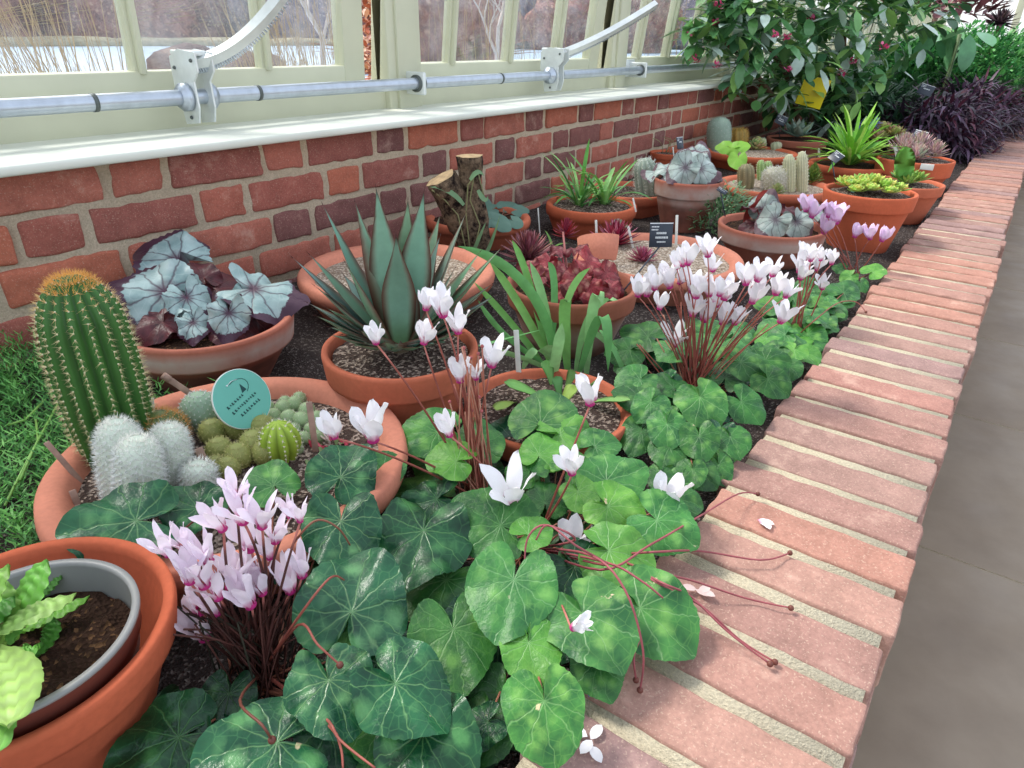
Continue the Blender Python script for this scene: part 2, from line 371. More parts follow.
# brick wall under the window sill
g = G(); WYF = 1.32
box(g, (-.6, WYF+.0015, -.25), (14, WYF+.2, .285), m=1)
WC = [lin(176, 104, 88), lin(162, 96, 84), lin(184, 108, 86), lin(136, 88, 82), lin(154, 94, 84), lin(178, 108, 92), lin(128, 86, 82)]
for r in range(6):
    z1 = .2855-r*.0768; z0 = z1-.063
    base = .5875 if r % 2 == 0 else .5875+.1642
    k = -8
    while base+k*.3285 < 14:
        xx = base+k*.3285
        for (a, b) in ((xx, xx+.098), (xx+.113, xx+.3145)):
            near = a < 2.6; rr = random.Random(r*1000+k*7+int(b*10))
            rbox(g, (a+rr.uniform(-.003, .003), WYF-.004+rr.uniform(-.0025, .002), z0+rr.uniform(-.002, .002)), (b+rr.uniform(-.003, .003), WYF+.03, z1+rr.uniform(-.002, .002)), .007,
                 (8 if b-a > .15 else 4, 1, 3) if near else (2, 1, 1), .005 if near else .002, r, WC[rr.randrange(7)], 0, None, 'xXyzZ', 38)
        k += 1
tag(g.obj('wall_left', [BRICK, MORT]), kind='structure')
# path of large stone tiles
n = N('path_tile'); o = n.tc(); a = n.noise(5, 6, o, .6)
TILE = n.out(n.mix(n.ramp(a, [(.3, 0), (.7, 1)]), lin(132, 118, 102), lin(156, 142, 124)), n.ramp(n.noise(9, 4, o), [(.3, .45), (.7, .7)]), .35)
g = G(); box(g, (-.6, -4, -.46), (14, -.022, -.4004), m=1)
for i in range(-1, 21):
    for j in range(6):
        x0 = 1.344+(i-2)*.6725; y1 = -.02-j*.67; rbox(g, (x0+.002, y1-.666, -.43), (x0+.6705, y1, -.4), .002, (1, 1, 1), 0, 0, (1, 1, 1), 0, None, 'Z')
tag(g.obj('floor', [TILE, KMORT]), kind='structure')
# sill, board, posts
g = G(); rbox(g, (-.6, 1.268, .289), (14, 1.53, .3065), .006, (40, 2, 1)); tag(g.obj('trim_1', SILLM), kind='structure')
g = G(); rbox(g, (-.6, 1.515, .3), (14, 1.56, .352), .004, (30, 1, 1)); rbox(g, (-.6, 1.50, 1.30), (14, 1.62, 1.42), .004, (30, 1, 1)); tag(g.obj('trim_2', CREAM), kind='structure')
posts = [.18+1.295*i for i in range(-1, 11)]
for k, x in enumerate(posts):
    g = G(); rbox(g, (x, 1.495, .30), (x+.135, 1.55, 1.32), .006, (1, 1, 4))
    rbox(g, (x+.03, 1.485, .30), (x+.105, 1.50, 1.32), .004, (1, 1, 4)); tag(g.obj('trim_%d' % (k+3), CREAM), kind='structure')
# sashes: hinged at the head, their feet pushed outwards
for k, x in enumerate(posts[:-1]):
    a, b = x+.0, x+1.235; tilt = .045 if k < 2 else .11
    M = Matrix.Translation((0, 1.545, .42)) @ Matrix.Rotation(math.atan(tilt), 4, 'X') @ Matrix.Translation((0, -1.545, -.42))
    root = thing('window_%d' % (k+1), None, None, (a, 1.545, .35)); root['kind'] = 'structure'
    g = G(); zt = 1.30
    rbox(g, (a+.002, 1.5265, .353), (b-.002, 1.5635, .42), .003, (4, 1, 1), M=M); rbox(g, (a+.002, 1.5265, zt-.07), (b-.002, 1.5635, zt-.001), .003, (4, 1, 1), M=M)
    rbox(g, (a, 1.525, .352), (a+.05, 1.565, zt), .003, (1, 1, 4), M=M); rbox(g, (b-.072, 1.525, .352), (b, 1.565, zt), .003, (1, 1, 4), M=M)
    g.obj('window_frame', CREAM, root)
    for q in (1, 2, 3):
        xm = a+.308*q; g = G(); rbox(g, (xm-.013, 1.53, .415), (xm+.013, 1.56, zt-.06), .003, (1, 1, 4), M=M)
        rbox(g, (xm-.006, 1.515, .415), (xm+.006, 1.535, zt-.06), .003, (1, 1, 4), M=M); g.obj('glazing_bar', CREAM, root)
    g = G(); box(g, (a+.03, 1.545, .40), (b-.03, 1.549, zt-.03), M=M); g.obj('pane', GLASS, root, False)
# ------------------------------------------------------------------ outside: lawn, pond, hedges, reeds, trees
def stuff(g, name, mats, label, cat, smooth=True): return tag(g.obj(name, mats, None, smooth), label, cat, kind='stuff')
OUT = -.7
def yy(px, py, z, Y): return WY(px, py, Y)
n = N('lawn'); LAWN = n.out(n.mix(n.noise(1.2, 5, n.tc()), lin(120, 130, 80), lin(165, 150, 105)), .95, .1)
n = N('pond_water'); n.bump(n.noise(2.5, 3, n.tc()), .12, .02); WATER = n.out(lin(182, 203, 224), .4, .25)  # the sky's reflection is put into the pale blue base colour
g = G(); g.add([(-150, 1.8, OUT-.03), (300, 1.8, OUT-.03), (300, 400, OUT-.03), (-150, 400, OUT-.03)], [(0, 1, 2, 3)]); tag(g.obj('ground_outside', LAWN), kind='structure')
g = G(); P = [(-120, 9), (-20, 8.5), (6, 9), (16, 12), (40, 20), (90, 30), (180, 50), (180, 70), (90, 62), (45, 58), (20, 54), (-10, 50), (-120, 46)]
g.add([(x, y, OUT) for x, y in P], [tuple(range(len(P)))]); tag(g.obj('pond', WATER), 'calm pale pond outside beyond the greenhouse glass', 'pond')
g = G(); r_ = random.Random(3)
for i in range(70):
    x = -120+i*5.; y = 55+abs(i-26)*.35; ball(g, (x, y, OUT+.1), (3.6, 2., .35+.2*r_.random()), 10, 5, (1, 1, 1), 0, .3)
BANK = m_plain('bank', lin(176, 166, 140), .9, .1, .3, 2); tag(g.obj('far_bank', BANK), kind='structure')
HEDGE = [m_thicket('winter_hedge_red', lin(126, 90, 92), lin(190, 142, 132), lin(214, 176, 158)), m_thicket('winter_hedge_mauve', lin(112, 106, 128), lin(178, 160, 166), lin(208, 192, 184)), m_thicket('winter_hedge_green', lin(96, 120, 104), lin(170, 160, 140), lin(150, 180, 130))]
TW = [m_plain('twig_red', lin(160, 104, 84), .9, .1, .3, 5), m_plain('twig_tan', lin(196, 168, 128), .9, .1, .3, 5), m_plain('twig_grey', lin(176, 160, 156), .9, .1, .3, 5)]
def winter_shrub(ctr, R, mat, tw, label, name='winter_shrub', nt=260, seed=0):
    rr = random.Random(seed); ctr = Vector(ctr); t = thing(name, label, 'shrub', ctr)
    g = G(); ball(g, ctr+Vector((0, 0, R[2]*.4)), (R[0]*.86, R[1]*.86, R[2]*.8), 28, 18, (1, 1, 1), 0, .5, seed=seed); g.obj('crown', mat, t)
    g = G()
    for i in range(nt):
        a = rr.uniform(0, 2*PI); e = rr.uniform(.1, PI/2); d = Vector((math.cos(a)*math.cos(e)*R[0], math.sin(a)*math.cos(e)*R[1], math.sin(e)*R[2]))
        p = ctr+Vector((0, 0, .1*R[2]))+d*.5; q = ctr+d*rr.uniform(.95, 1.25)+Vector((rr.uniform(-.1, .1), 0, .1))*R[2]; wd = max(.004, R[2]*.006)
        tube(g, [p, (p+q)/2+Vector((rr.uniform(-.1, .1)*R[0], 0, .05)), q], [wd, wd*.8, wd*.4], 3, cap=False)
    g.obj('twigs', tw, t); return t
def big(px, py, Y): return WY(px, py, Y)
hs = [(-60, 62, 0, 'mauve-brown leafless thicket across the pond, furthest left'), (20, 66, 2, 'greenish thicket across the pond, seen in the leftmost pane'), (90, 64, 0, 'red-brown leafless thicket across the pond in the left pane'), (170, 60, 0, 'reddish leafless thicket behind the rounded bush'), (300, 66, 1, 'purplish leafless thicket behind the toothed opener arm')]
for i, (px, Y, k, lb) in enumerate(hs):
    Y += 12*(i % 2); p = WY(px, 36, Y); winter_shrub((p.x, p.y, OUT), (8.5, 4.5, 7.5), HEDGE[k], TW[(k+1) % 3], lb, 'hedge_thicket', 500, i)
hs2 = [(440, 18, 2.6, 0, 0, 'rust-red leafless shrub outside, just right of the cream post'), (530, 44, 7, 1, 2, 'mauve leafless thicket outside the middle window'), (575, 39, 5, 0, 1, 'brown thicket outside the right part of the middle window'), (640, 30, 5, 0, 2, 'brown thicket outside behind the second cream post'), (700, 36, 7, 1, 2, 'dull brown thicket outside behind the furthest panes')]
for i, (px, Y, h, k, tk, lb) in enumerate(hs2):
    p = WY(px, 40, Y); winter_shrub((p.x, p.y, OUT), (h*1.1+2, h*.6, h), HEDGE[k], TW[tk], lb, 'winter_shrub', 500, i+20)
p = WY(222, 60, 9.5); winter_shrub((p.x, p.y, OUT+.1), (1.35, 1.1, .72), m_thicket('bush_brown', lin(112, 92, 92), lin(150, 122, 116), lin(176, 150, 138)), TW[2], 'rounded grey-brown clipped bush on the near bank of the pond', 'rounded_bush', 500, 40)
g = G(); r_ = random.Random(9)
for i in range(500):
    px = r_.choice((r_.uniform(-10, 130), r_.uniform(260, 350), r_.uniform(420, 720))); Y = r_.uniform(2.4, 5); p = WY(px, 60, Y); p.z = OUT
    h = r_.uniform(1.0, 1.75)*(1 if r_.random() > .3 else .75); dx = r_.uniform(-.35, .1)*h
    tube(g, [p, p+Vector((dx*.35, 0, h*.5)), p+Vector((dx, r_.uniform(-.1, .1), h))], [.0035, .0028, .001], 3, cap=False)
stuff(g, 'dry_grass', TW[1], 'thin tan dry grass stems growing just outside the glass', 'grass')
g = G(); r_ = random.Random(12)
for i in range(1300):
    px = r_.choice((r_.uniform(362, 392), r_.uniform(596, 612))); Y = r_.uniform(2.2, 2.7); p = WY(px, r_.uniform(-15, 85), Y)
    blade(g, p, r_.uniform(0, 6.28), r_.uniform(-.8, .9), r_.uniform(.03, .055), .01, .4, 3, 'oval', .2, c=[lin(176, 98, 70), lin(146, 76, 56), lin(206, 150, 120), lin(226, 190, 165)][r_.randrange(4)])
for px in (372, 380, 600, 606):
    p = WY(px, 80, 2.45); tube(g, [(p.x, p.y, OUT), (p.x+.03, p.y, .2), (p.x-.02, p.y, .9)], [.012, .01, .004], 5, lin(120, 80, 60))
stuff(g, 'beech_hedge', LEAF, 'russet dry-leaved hedge showing in the slots beside the cream posts', 'hedge')
def bare_tree(p, h, label, seed):
    rr = random.Random(seed); g = G()
    def br(p, d, L, r, k):
        q = p+d*L; m = (p+q)/2+Vector((rr.uniform(-1, 1), rr.uniform(-1, 1), rr.uniform(-1, 1)))*L*.08
        tube(g, [p, m, q], [r, r*.85, r*.65], 5 if k > 2 else 3, lin(205, 190, 184), cap=False)
        if k:
            for j in range(3):
                ax = Vector((rr.uniform(-1, 1), rr.uniform(-1, 1), rr.uniform(-.3, 1))).normalized(); br(q if j else m, (d+ax*.75).normalized(), L*rr.uniform(.6, .8), r*.6, k-1)
    br(Vector(p), Vector((.05, 0, 1)), h*.28, h*.018, 5); tag(g.obj('bare_tree', STEM), label, 'tree')
p = WY(497, 40, 14); bare_tree((p.x, p.y, OUT), 5, 'pale-branched leafless tree outside the middle window', 2)
p = WY(320, 40, 11); bare_tree((p.x, p.y, OUT), 4, 'leafless tree outside, left of the first cream post', 5)
# ------------------------------------------------------------------ the opener rod and arms
RY0, RZ0, RR = 1.445, .373, .0155
t = thing('opener_rod', 'long galvanised steel rod running above the sill', 'rod', (0, RY0, RZ0))
g = G(); tube(g, [(-.6+i*.5, RY0, RZ0) for i in range(20)], RR, 20); g.obj('rod', GALV, t)
for px in (92, 258, 500):
    p = WY(px, 96, RY0); g = G(); tube(g, [(p.x-.004, RY0, RZ0), (p.x+.004, RY0, RZ0)], RR+.0012, 20); g.obj('joint_ring', DKMET, t)
def rod_bracket(px, py, label):
    p = WY(px, py, RY0); x = p.x; t = thing('rod_bracket', label, 'bracket', (x, RY0, RZ0), 'rod brackets')
    g = G(); rbox(g, (x-.006, RY0-.028, RZ0-.03), (x+.006, 1.52, RZ0+.03), .005, (1, 2, 2)); rbox(g, (x-.04, 1.497, RZ0-.028), (x+.04, 1.506, RZ0+.04), .003, (1, 1, 1)); g.obj('plate', WMET, t)
    g = G(); tube(g, [(x-.012, RY0, RZ0), (x+.013, RY0, RZ0)], RR+.007, 20); g.obj('collar', DKMET, t)
rod_bracket(418, 80, 'small pale bracket holding the rod in front of the first cream post')
rod_bracket(641, 69, 'small pale bracket holding the rod beside the second cream post')
def opener(px, pts, label, sc_=1):
    p = WY(px, 90, RY0); x = p.x; t = thing('window_opener', label, 'window opener', (x, RY0, RZ0), 'toothed window openers')
    g = G(); r = RR
    prof = [(-.026, -.055), (.022, -.05), (.032, -.02), (.03, .03), (.05, .05), (.05, .085), (-.01, .09), (-.045, .075), (-.045, .02), (-.03, -.02)]
    for s in (-1, 1):
        vs = [(x+s*.016, RY0-a*1.0, RZ0+b) for a, b in prof]+[(x+s*.020, RY0-a, RZ0+b) for a, b in prof]; k = len(prof)
        g.add(vs, [tuple(range(k)), tuple(range(2*k-1, k-1, -1))]+[(i, i+k, (i+1) % k+k, (i+1) % k) for i in range(k)])
    rbox(g, (x-.017, RY0-.035, RZ0+.078), (x+.017, RY0+.045, RZ0+.088), .003, (1, 1, 1)); g.obj('gear_housing', WMET, t, False)
    for s in (-1, 1):
        g = G(); tube(g, [(x+s*(.021), RY0, RZ0), (x+s*.033, RY0, RZ0), (x+s*.034, RY0, RZ0), (x+s*.040, RY0, RZ0)], [RR+.012, RR+.012, RR+.006, RR+.006], 22)
        g.obj('collar', GALV, t)
    for a, b in ((-.03, .055), (.035, .07), (.0, -.04)): g = G(); ball(g, (x-.021, RY0-a, RZ0+b), .004, 8, 5); g.obj('rivet', DKMET, t)
    q = [WY(a, b, Y) for a, b, Y in pts]; q[0] = Vector((x, RY0-.01, RZ0+.058)); path = []
    for i in range(25): 
        u = i/24; path.append(q[0]*(1-u)**2+q[1]*2*u*(1-u)+q[2]*u*u)
    g = G(); ribw = .0125
    vs = []
    for i, a in enumerate(path):
        d = (path[min(24, i+1)]-path[max(0, i-1)]).normalized(); up = Vector((0, -.6, .8)); s = d.cross(up).normalized(); up = s.cross(d).normalized()
        for u, v in ((-1, 0), (1, 0), (1, 1), (-1, 1)): vs.append(a+s*u*ribw*.8+up*(v*.02))
    g.add(vs, [(i*4+k, i*4+(k+1) % 4, i*4+4+(k+1) % 4, i*4+4+k) for i in range(24) for k in range(4)]+[(0, 1, 2, 3), (99, 98, 97, 96)]); g.obj('rack_arm', WMET, t, False)
    g = G(); nt = 46
    for i in range(nt):
        u = (i+.5)/nt; a = q[0]*(1-u)**2+q[1]*2*u*(1-u)+q[2]*u*u; d = ((q[1]-q[0])*(1-u)+(q[2]-q[1])*u).normalized(); s = d.cross(Vector((0, -.6, .8))).normalized(); up = s.cross(d).normalized()
        M = Matrix((d, s, up)).transposed().to_4x4(); M.translation = a; L = (q[2]-q[0]).length/nt
        box(g, (-L*.28, -ribw*.75, -.011), (L*.28, ribw*.75, .001), M=M)
    g.obj('rack_teeth', GALV, t, False)
opener(196, [(196, 80, RY0), (247, 62, 1.36), (300, -28, 1.27)], 'pale metal window opener with a toothed arm, nearest on the left')
opener(553, [(553, 65, RY0), (598, 44, 1.35), (655, 6, 1.25)], 'pale metal window opener with a toothed arm, further along the rod')
# ------------------------------------------------------------------ pots
def pot_prof(R, H, kind='pot', rimh=None, th=None):
    th = th or R*.085; rh = rimh or H*.27
    if kind == 'pan':       # shallow pan with a rolled lip
        b = R*.80; o = [(0, 0), (b*.98, 0), (b, .004), (R*.955, H-rh), (R*.985, H-rh+.002), (R*1.0, H-rh*.5), (R*.99, H-.004), (R*.97, H), (R-th*1.3, H-.001), (R-th*1.7, H-.006)]
        return o+[(b-th, th*1.5), (0, th*1.5)]
    b = R*.66; o = [(0, 0), (b*.98, 0), (b, .004), (R*.9, H-rh-.001), (R*.905, H-rh), (R*.965, H-rh+.002), (R*.97, H-rh+.006), (R, H-.006), (R*.992, H-.001), (R*.97, H), (R-th, H-.002), (R-th*1.15, H-.01)]
    return o+[(b-th, th), (0, th)]
def potmesh(R, H, mat, kind='pot', rimh=None, lime=None, seed=0, th=None):
    g = G(); pr = pot_prof(R, H, kind, rimh, th); fine = []
    for (a, b) in zip(pr[:-1], pr[1:]):
        k = max(1, int(math.hypot(a[0]-b[0], a[1]-b[1])/.012)); fine += [(a[0]+(b[0]-a[0])*i/k, a[1]+(b[1]-a[1])*i/k) for i in range(k)]
    fine.append(pr[-1]); seg = 72; lathe(g, fine, seg, wob=.006, seed=seed)
    if lime:                # lime stains (red channel) and a mottled darker lower body (green channel)
        lo, hi, dk = lime; outer = max(range(len(fine)), key=lambda i: fine[i][1])
        for i, (r, z) in enumerate(fine):
            for k in range(seg):
                a = 1 if i > outer else 0; zz = z/H+.05*noise.noise(Vector((math.cos(2*PI*k/seg)*2, math.sin(2*PI*k/seg)*2, seed)))
                L = 1 if (a or not lo < zz < hi) else max(0, abs((zz-(lo+hi)/2)/((hi-lo)/2))-.35)
                D = 1 if (a or zz > dk) else 0.1
                g.c[i*seg+k] = (L, D, 1)
    return g
def pot(name, label, l, r, y, h, mat, soil=None, kind='pot', soild=.018, rimh=None, lime=None, cat='plant pot', z0=SOIL, tilt=None, group=None, th=None, seed=0):
    """l, r, y: left, right and centre line of the rim in the photograph; h: height of the pot"""
    c = W((l+r)/2, y, z0+h); R = (r-l)/2*pxm(c); base = Vector((c.x, c.y, z0-.004)); h += .004
    t = thing(name, label, cat, base, group)
    M = Matrix.Translation(base) @ (tilt or Matrix.Identity(4))
    potmesh(R, h, mat, kind, rimh, lime, seed, th).obj('pot', mat, t, True, M)
    t['R'] = R; info = dict(t=t, c=Vector((c.x, c.y, z0+h-.004)), R=R, zs=z0+h-.004-soild, M=M)
    if soil:
        g = G(); Rs = R*(.93 if kind != 'pan' else .90)-soild*.25-(th or R*.085)*.45; vs = [(0, 0, .004)]; rings = 9; sg = 40
        for i in range(1, rings+1):
            for k in range(sg):
                a = 2*PI*k/sg; rr = Rs*i/rings; vs.append((rr*math.cos(a), rr*math.sin(a), .004*(1-i/rings)+.0035*noise.noise(Vector((rr*math.cos(a)*60, rr*math.sin(a)*60, seed)))))
        fs = [(0, 1+k, 1+(k+1) % sg) for k in range(sg)]+[(1+i*sg+k, 1+(i+1)*sg+k, 1+(i+1)*sg+(k+1) % sg, 1+i*sg+(k+1) % sg) for i in range(rings-1) for k in range(sg)]
        g.add(vs, fs); g.obj('soil', soil, t, True, M @ Matrix.Translation((0, 0, h-soild)))
    del t['R']
    return info
# ------------------------------------------------------------------ the pots
pP1 = pot('terracotta_pot', 'bright orange terracotta pot at the lower left, with a brown pot inside it', -133, 161, 632, .115, T_ORANGE, None, 'pot', cat='plant pot', seed=1)
pP2 = pot('cactus_bowl', 'wide terracotta bowl holding the tall ribbed cactus and small woolly cacti', 62, 406, 452, .085, T_PINK, GRITD, 'pan', .02, .03, seed=2)
pP3 = pot('potted_rex_begonia', 'lime-stained terracotta pot of silver and purple leaves below the window sill, left', 120, 290, 316, .105, T_LIME, COMPOST, 'pot', .03, .045, (.62, .88, .5), 'potted plant', seed=3)
pP5 = pot('succulent_pan', 'broad pink terracotta pan of pale gravel right behind the agave', 300, 495, 268, .085, T_PINK, GRIT, 'pan', .018, .03, seed=5)
pP4 = pot('potted_agave', 'terracotta pot with a large spiky blue-green agave', 323, 478, 345, .13, T_MID, GRITD, 'pot', .012, .042, None, 'potted plant', seed=4)
pP6 = pot('potted_dudleya', 'low terracotta pot of flat blue-green leaves beside the sawn stump', 425, 531, 216, .07, T_MID, COMPOST, 'pan', .012, .025, seed=6, cat='potted plant')
pP8 = pot('cactus_pot', 'terracotta pot with a grey woolly cactus behind the strappy green plant', 586, 673, 189, .07, T_MID, GRITD, 'pan', .014, .03, seed=8, cat='potted plant')
pP7 = pot('potted_bulb_clump', 'orange terracotta pan of upright strappy green leaves by the wall', 546, 637, 203, .085, T_ORANGE, GRITD, 'pan', .01, .032, seed=7, cat='potted plant')
pP9 = pot('gravel_pan', 'wide pink terracotta pan topped with pale gravel and red succulents', 574, 742, 254, .07, T_PINK, GRIT, 'pan', .014, .026, seed=9)
pP10 = pot('potted_red_begonia', 'lime-stained pot of crinkled dark red leaves in front of the gravel pan', 506, 638, 282, .12, T_BROWN, COMPOST, 'pot', .02, .04, (.02, .62, .15), 'potted plant', seed=10)
pP11 = pot('succulent_bowl', 'terracotta pot of fleshy green rosette leaves among the white cyclamen', 464, 632, 404, .045, T_MID, GRITD, 'pot', .012, .035, None, 'potted plant', seed=11)
pP13 = pot('potted_silver_begonia', 'tall dark stained pot of rumpled silver leaves near the wall', 655, 724, 178, .15, T_LIME, COMPOST, 'pot', .01, .05, (.5, .95, .55), 'potted plant', seed=13)
pP12 = pot('potted_grey_begonia', 'lime-banded terracotta pot of grey round leaves with a curled red one', 720, 824, 224, .095, T_LIME, COMPOST, 'pot', .016, .045, (.55, .82, .1), 'potted plant', seed=12)
pP14 = pot('small_pot', 'small plain orange terracotta pot of dry sticks against the brick wall', 650, 684, 152, .09, T_ORANGE, GRITD, 'pot', .01, seed=14, cat='plant pot')
pP15 = pot('cactus_pan', 'broad terracotta pan with pale finger cacti standing in gravel', 720, 831, 184, .085, T_MID, GRIT, 'pan', .012, .03, seed=15)
pP16 = pot('mixed_succulent_pan', 'terracotta pan with a grey pad cactus and bright green leaf, by the wall', 706, 796, 151, .07, T_ORANGE, GRIT, 'pan', .01, .03, seed=16)
pP17 = pot('potted_rosette', 'terracotta pot with a pointed grey-green rosette below the yellow card', 768, 826, 138, .10, T_BROWN, COMPOST, 'pot', .01, .035, (.1, .4, .1), 'potted plant', seed=17)
pP18 = pot('potted_grassy_plant', 'orange terracotta pot of arching bright green grassy leaves', 811, 888, 163, .085, T_ORANGE, COMPOST, 'pan', .01, .03, None, 'potted plant', seed=18)
pP19 = pot('potted_sedum', 'tall orange terracotta pot of lime green rosettes beside the brick kerb', 827, 914, 190, .16, T_ORANGE, GRITD, 'pot', .012, .045, None, 'potted plant', seed=19)
pP20 = pot('potted_green_succulent', 'terracotta pot partly hidden behind the lime green rosette pot', 872, 941, 182, .12, T_MID, GRITD, 'pot', .01, seed=20, cat='potted plant')
pP21 = pot('potted_pink_rosettes', 'terracotta pot of pinkish grey rosettes with a small white sticker', 880, 951, 158, .125, T_ORANGE, GRITD, 'pot', .006, .06, None, 'potted plant', seed=21)
# brown plastic pot standing inside the orange one
c = W(32, 652, SOIL+.115); c2 = W(20, 636, SOIL+.125)
t = thing('plastic_pot', 'brown plastic pot with a grey rim standing inside the orange pot', 'plant pot', (c2.x, c2.y, SOIL+.016))
R2 = 108*pxm(c2); H2 = .112; g = G()
lathe(g, [(0, 0), (R2*.72, 0), (R2*.93, H2-.022), (R2*.935, H2-.021), (R2*.965, H2-.02), (R2*.985, H2-.003)], 72)
M0 = Matrix.Translation((c2.x, c2.y, SOIL+.016)); g.obj('pot', PLAST, t, True, M0)
g = G(); lathe(g, [(R2*.985, H2-.004), (R2, H2-.003), (R2, H2), (R2*.93, H2), (R2*.925, H2-.004), (R2*.9, H2-.04), (R2*.86, H2-.05)], 72); g.obj('rim', PLASTG, t, True, M0)
g = G(); vs = [(0, 0, 0)]
for i in range(1, 13):
    for k in range(48):
        a = 2*PI*k/48; rr = R2*.89*i/12; vs.append((rr*math.cos(a), rr*math.sin(a), .006*noise.noise(Vector((rr*math.cos(a)*70, rr*math.sin(a)*70, 0)))+.004*noise.noise(Vector((rr*math.cos(a)*200, rr*math.sin(a)*200, 4)))))
g.add(vs, [(0, 1+k, 1+(k+1) % 48) for k in range(48)]+[(1+i*48+k, 1+i*48+48+k, 1+i*48+48+(k+1) % 48, 1+i*48+(k+1) % 48) for i in range(11) for k in range(48)])
g.obj('soil', COMPOST, t, True, Matrix.Translation((c2.x, c2.y, SOIL+.016+H2-.03)))
pIN = dict(t=t, zs=SOIL+.016+H2-.03, R=R2, c=c2)
# soft quilted leaves of the plant in the plastic pot
def quilted(t, pts, wd, c1, name='leaf', side=None, fold=.12, nu=9, nv=64):
    """broad leaf along the 3 points pts with puckered blade and toothed rim"""
    a, b, c_ = [Vector(p) for p in pts]; g = G(); vs = []; uv = []; cs = []
    for i in range(nv+1):
        v = i/nv; p = a*(1-v)**2+b*2*v*(1-v)+c_*v*v; tg = ((b-a)*(1-v)+(c_-b)*v).normalized(); s = side.copy() if side else tg.cross(Vector((0, 0, 1)))
        s = (s-tg*s.dot(tg)).normalized(); nn = s.cross(tg)
        if nn.z < 0: nn = -nn
        wv = wd*max(.02, (math.sin(PI*min(1, v*.93+.07)))**.55)*(1+.02*math.sin(v*90))*(1 if v < .9 else math.sqrt(max(.0, (1-v)/.1))*.9+.05)
        for j in range(nu+1):
            u = j/nu*2-1; q = .0011*math.sin(v*45+abs(u)*5)*math.cos(u*3)+.0012*math.sin(u*14)
            vs.append(p+s*u*wv+nn*(-fold*wv*(1-u*u)+q-.25*wv*u*u*abs(u))); uv.append((j/nu, v)); k = 1-.35*math.exp(-(u*7)**2)*-1
            h = .5+.5*math.sin(v*45+abs(u)*5); cs.append(tuple(x*k*(.82+.3*h) for x in c1))
    g.add(vs, [(i*(nu+1)+j, i*(nu+1)+j+1, (i+1)*(nu+1)+j+1, (i+1)*(nu+1)+j) for i in range(nv) for j in range(nu)], uv, cs=cs)
    return g.obj(name, LEAF, t)
Z = pIN['zs']; PG = lin(136, 184, 84); base = W(5, 640, Z)
def wz(px, py, dz): return W(px, py, Z+dz)
for (a, b, c_, wd, cc) in (((5, 645, .0), (5, 615, .055), (-8, 575, .06), .013, PG), ((-6, 632, .045), (30, 608, .065), (76, 595, .05), .0115, lin(160, 198, 108)), ((6, 640, .02), (18, 590, .06), (48, 560, .07), .019, lin(120, 186, 80)),
        ((20, 630, .0), (48, 615, .02), (90, 597, .015), .008, lin(118, 176, 70)), ((30, 655, .0), (48, 640, .015), (55, 618, .02), .010, lin(84, 146, 56)), ((0, 660, .03), (20, 650, .055), (38, 646, .04), .009, lin(110, 176, 70)),
        ((-10, 650, .04), (20, 665, .07), (8, 728, .075), .017, lin(160, 196, 104)), ((-30, 640, .03), (-20, 610, .06), (15, 598, .05), .016, lin(90, 156, 66)), ((36, 600, .0), (52, 585, .015), (62, 570, .02), .006, lin(110, 170, 80)), ((-40, 690, .03), (-20, 700, .06), (-8, 760, .07), .018, lin(134, 196, 96)), ((-20, 640, .04), (-30, 600, .075), (10, 565, .085), .015, PG)):
    quilted(pIN['t'], (wz(*a), wz(*b), wz(*c_)), wd, cc)
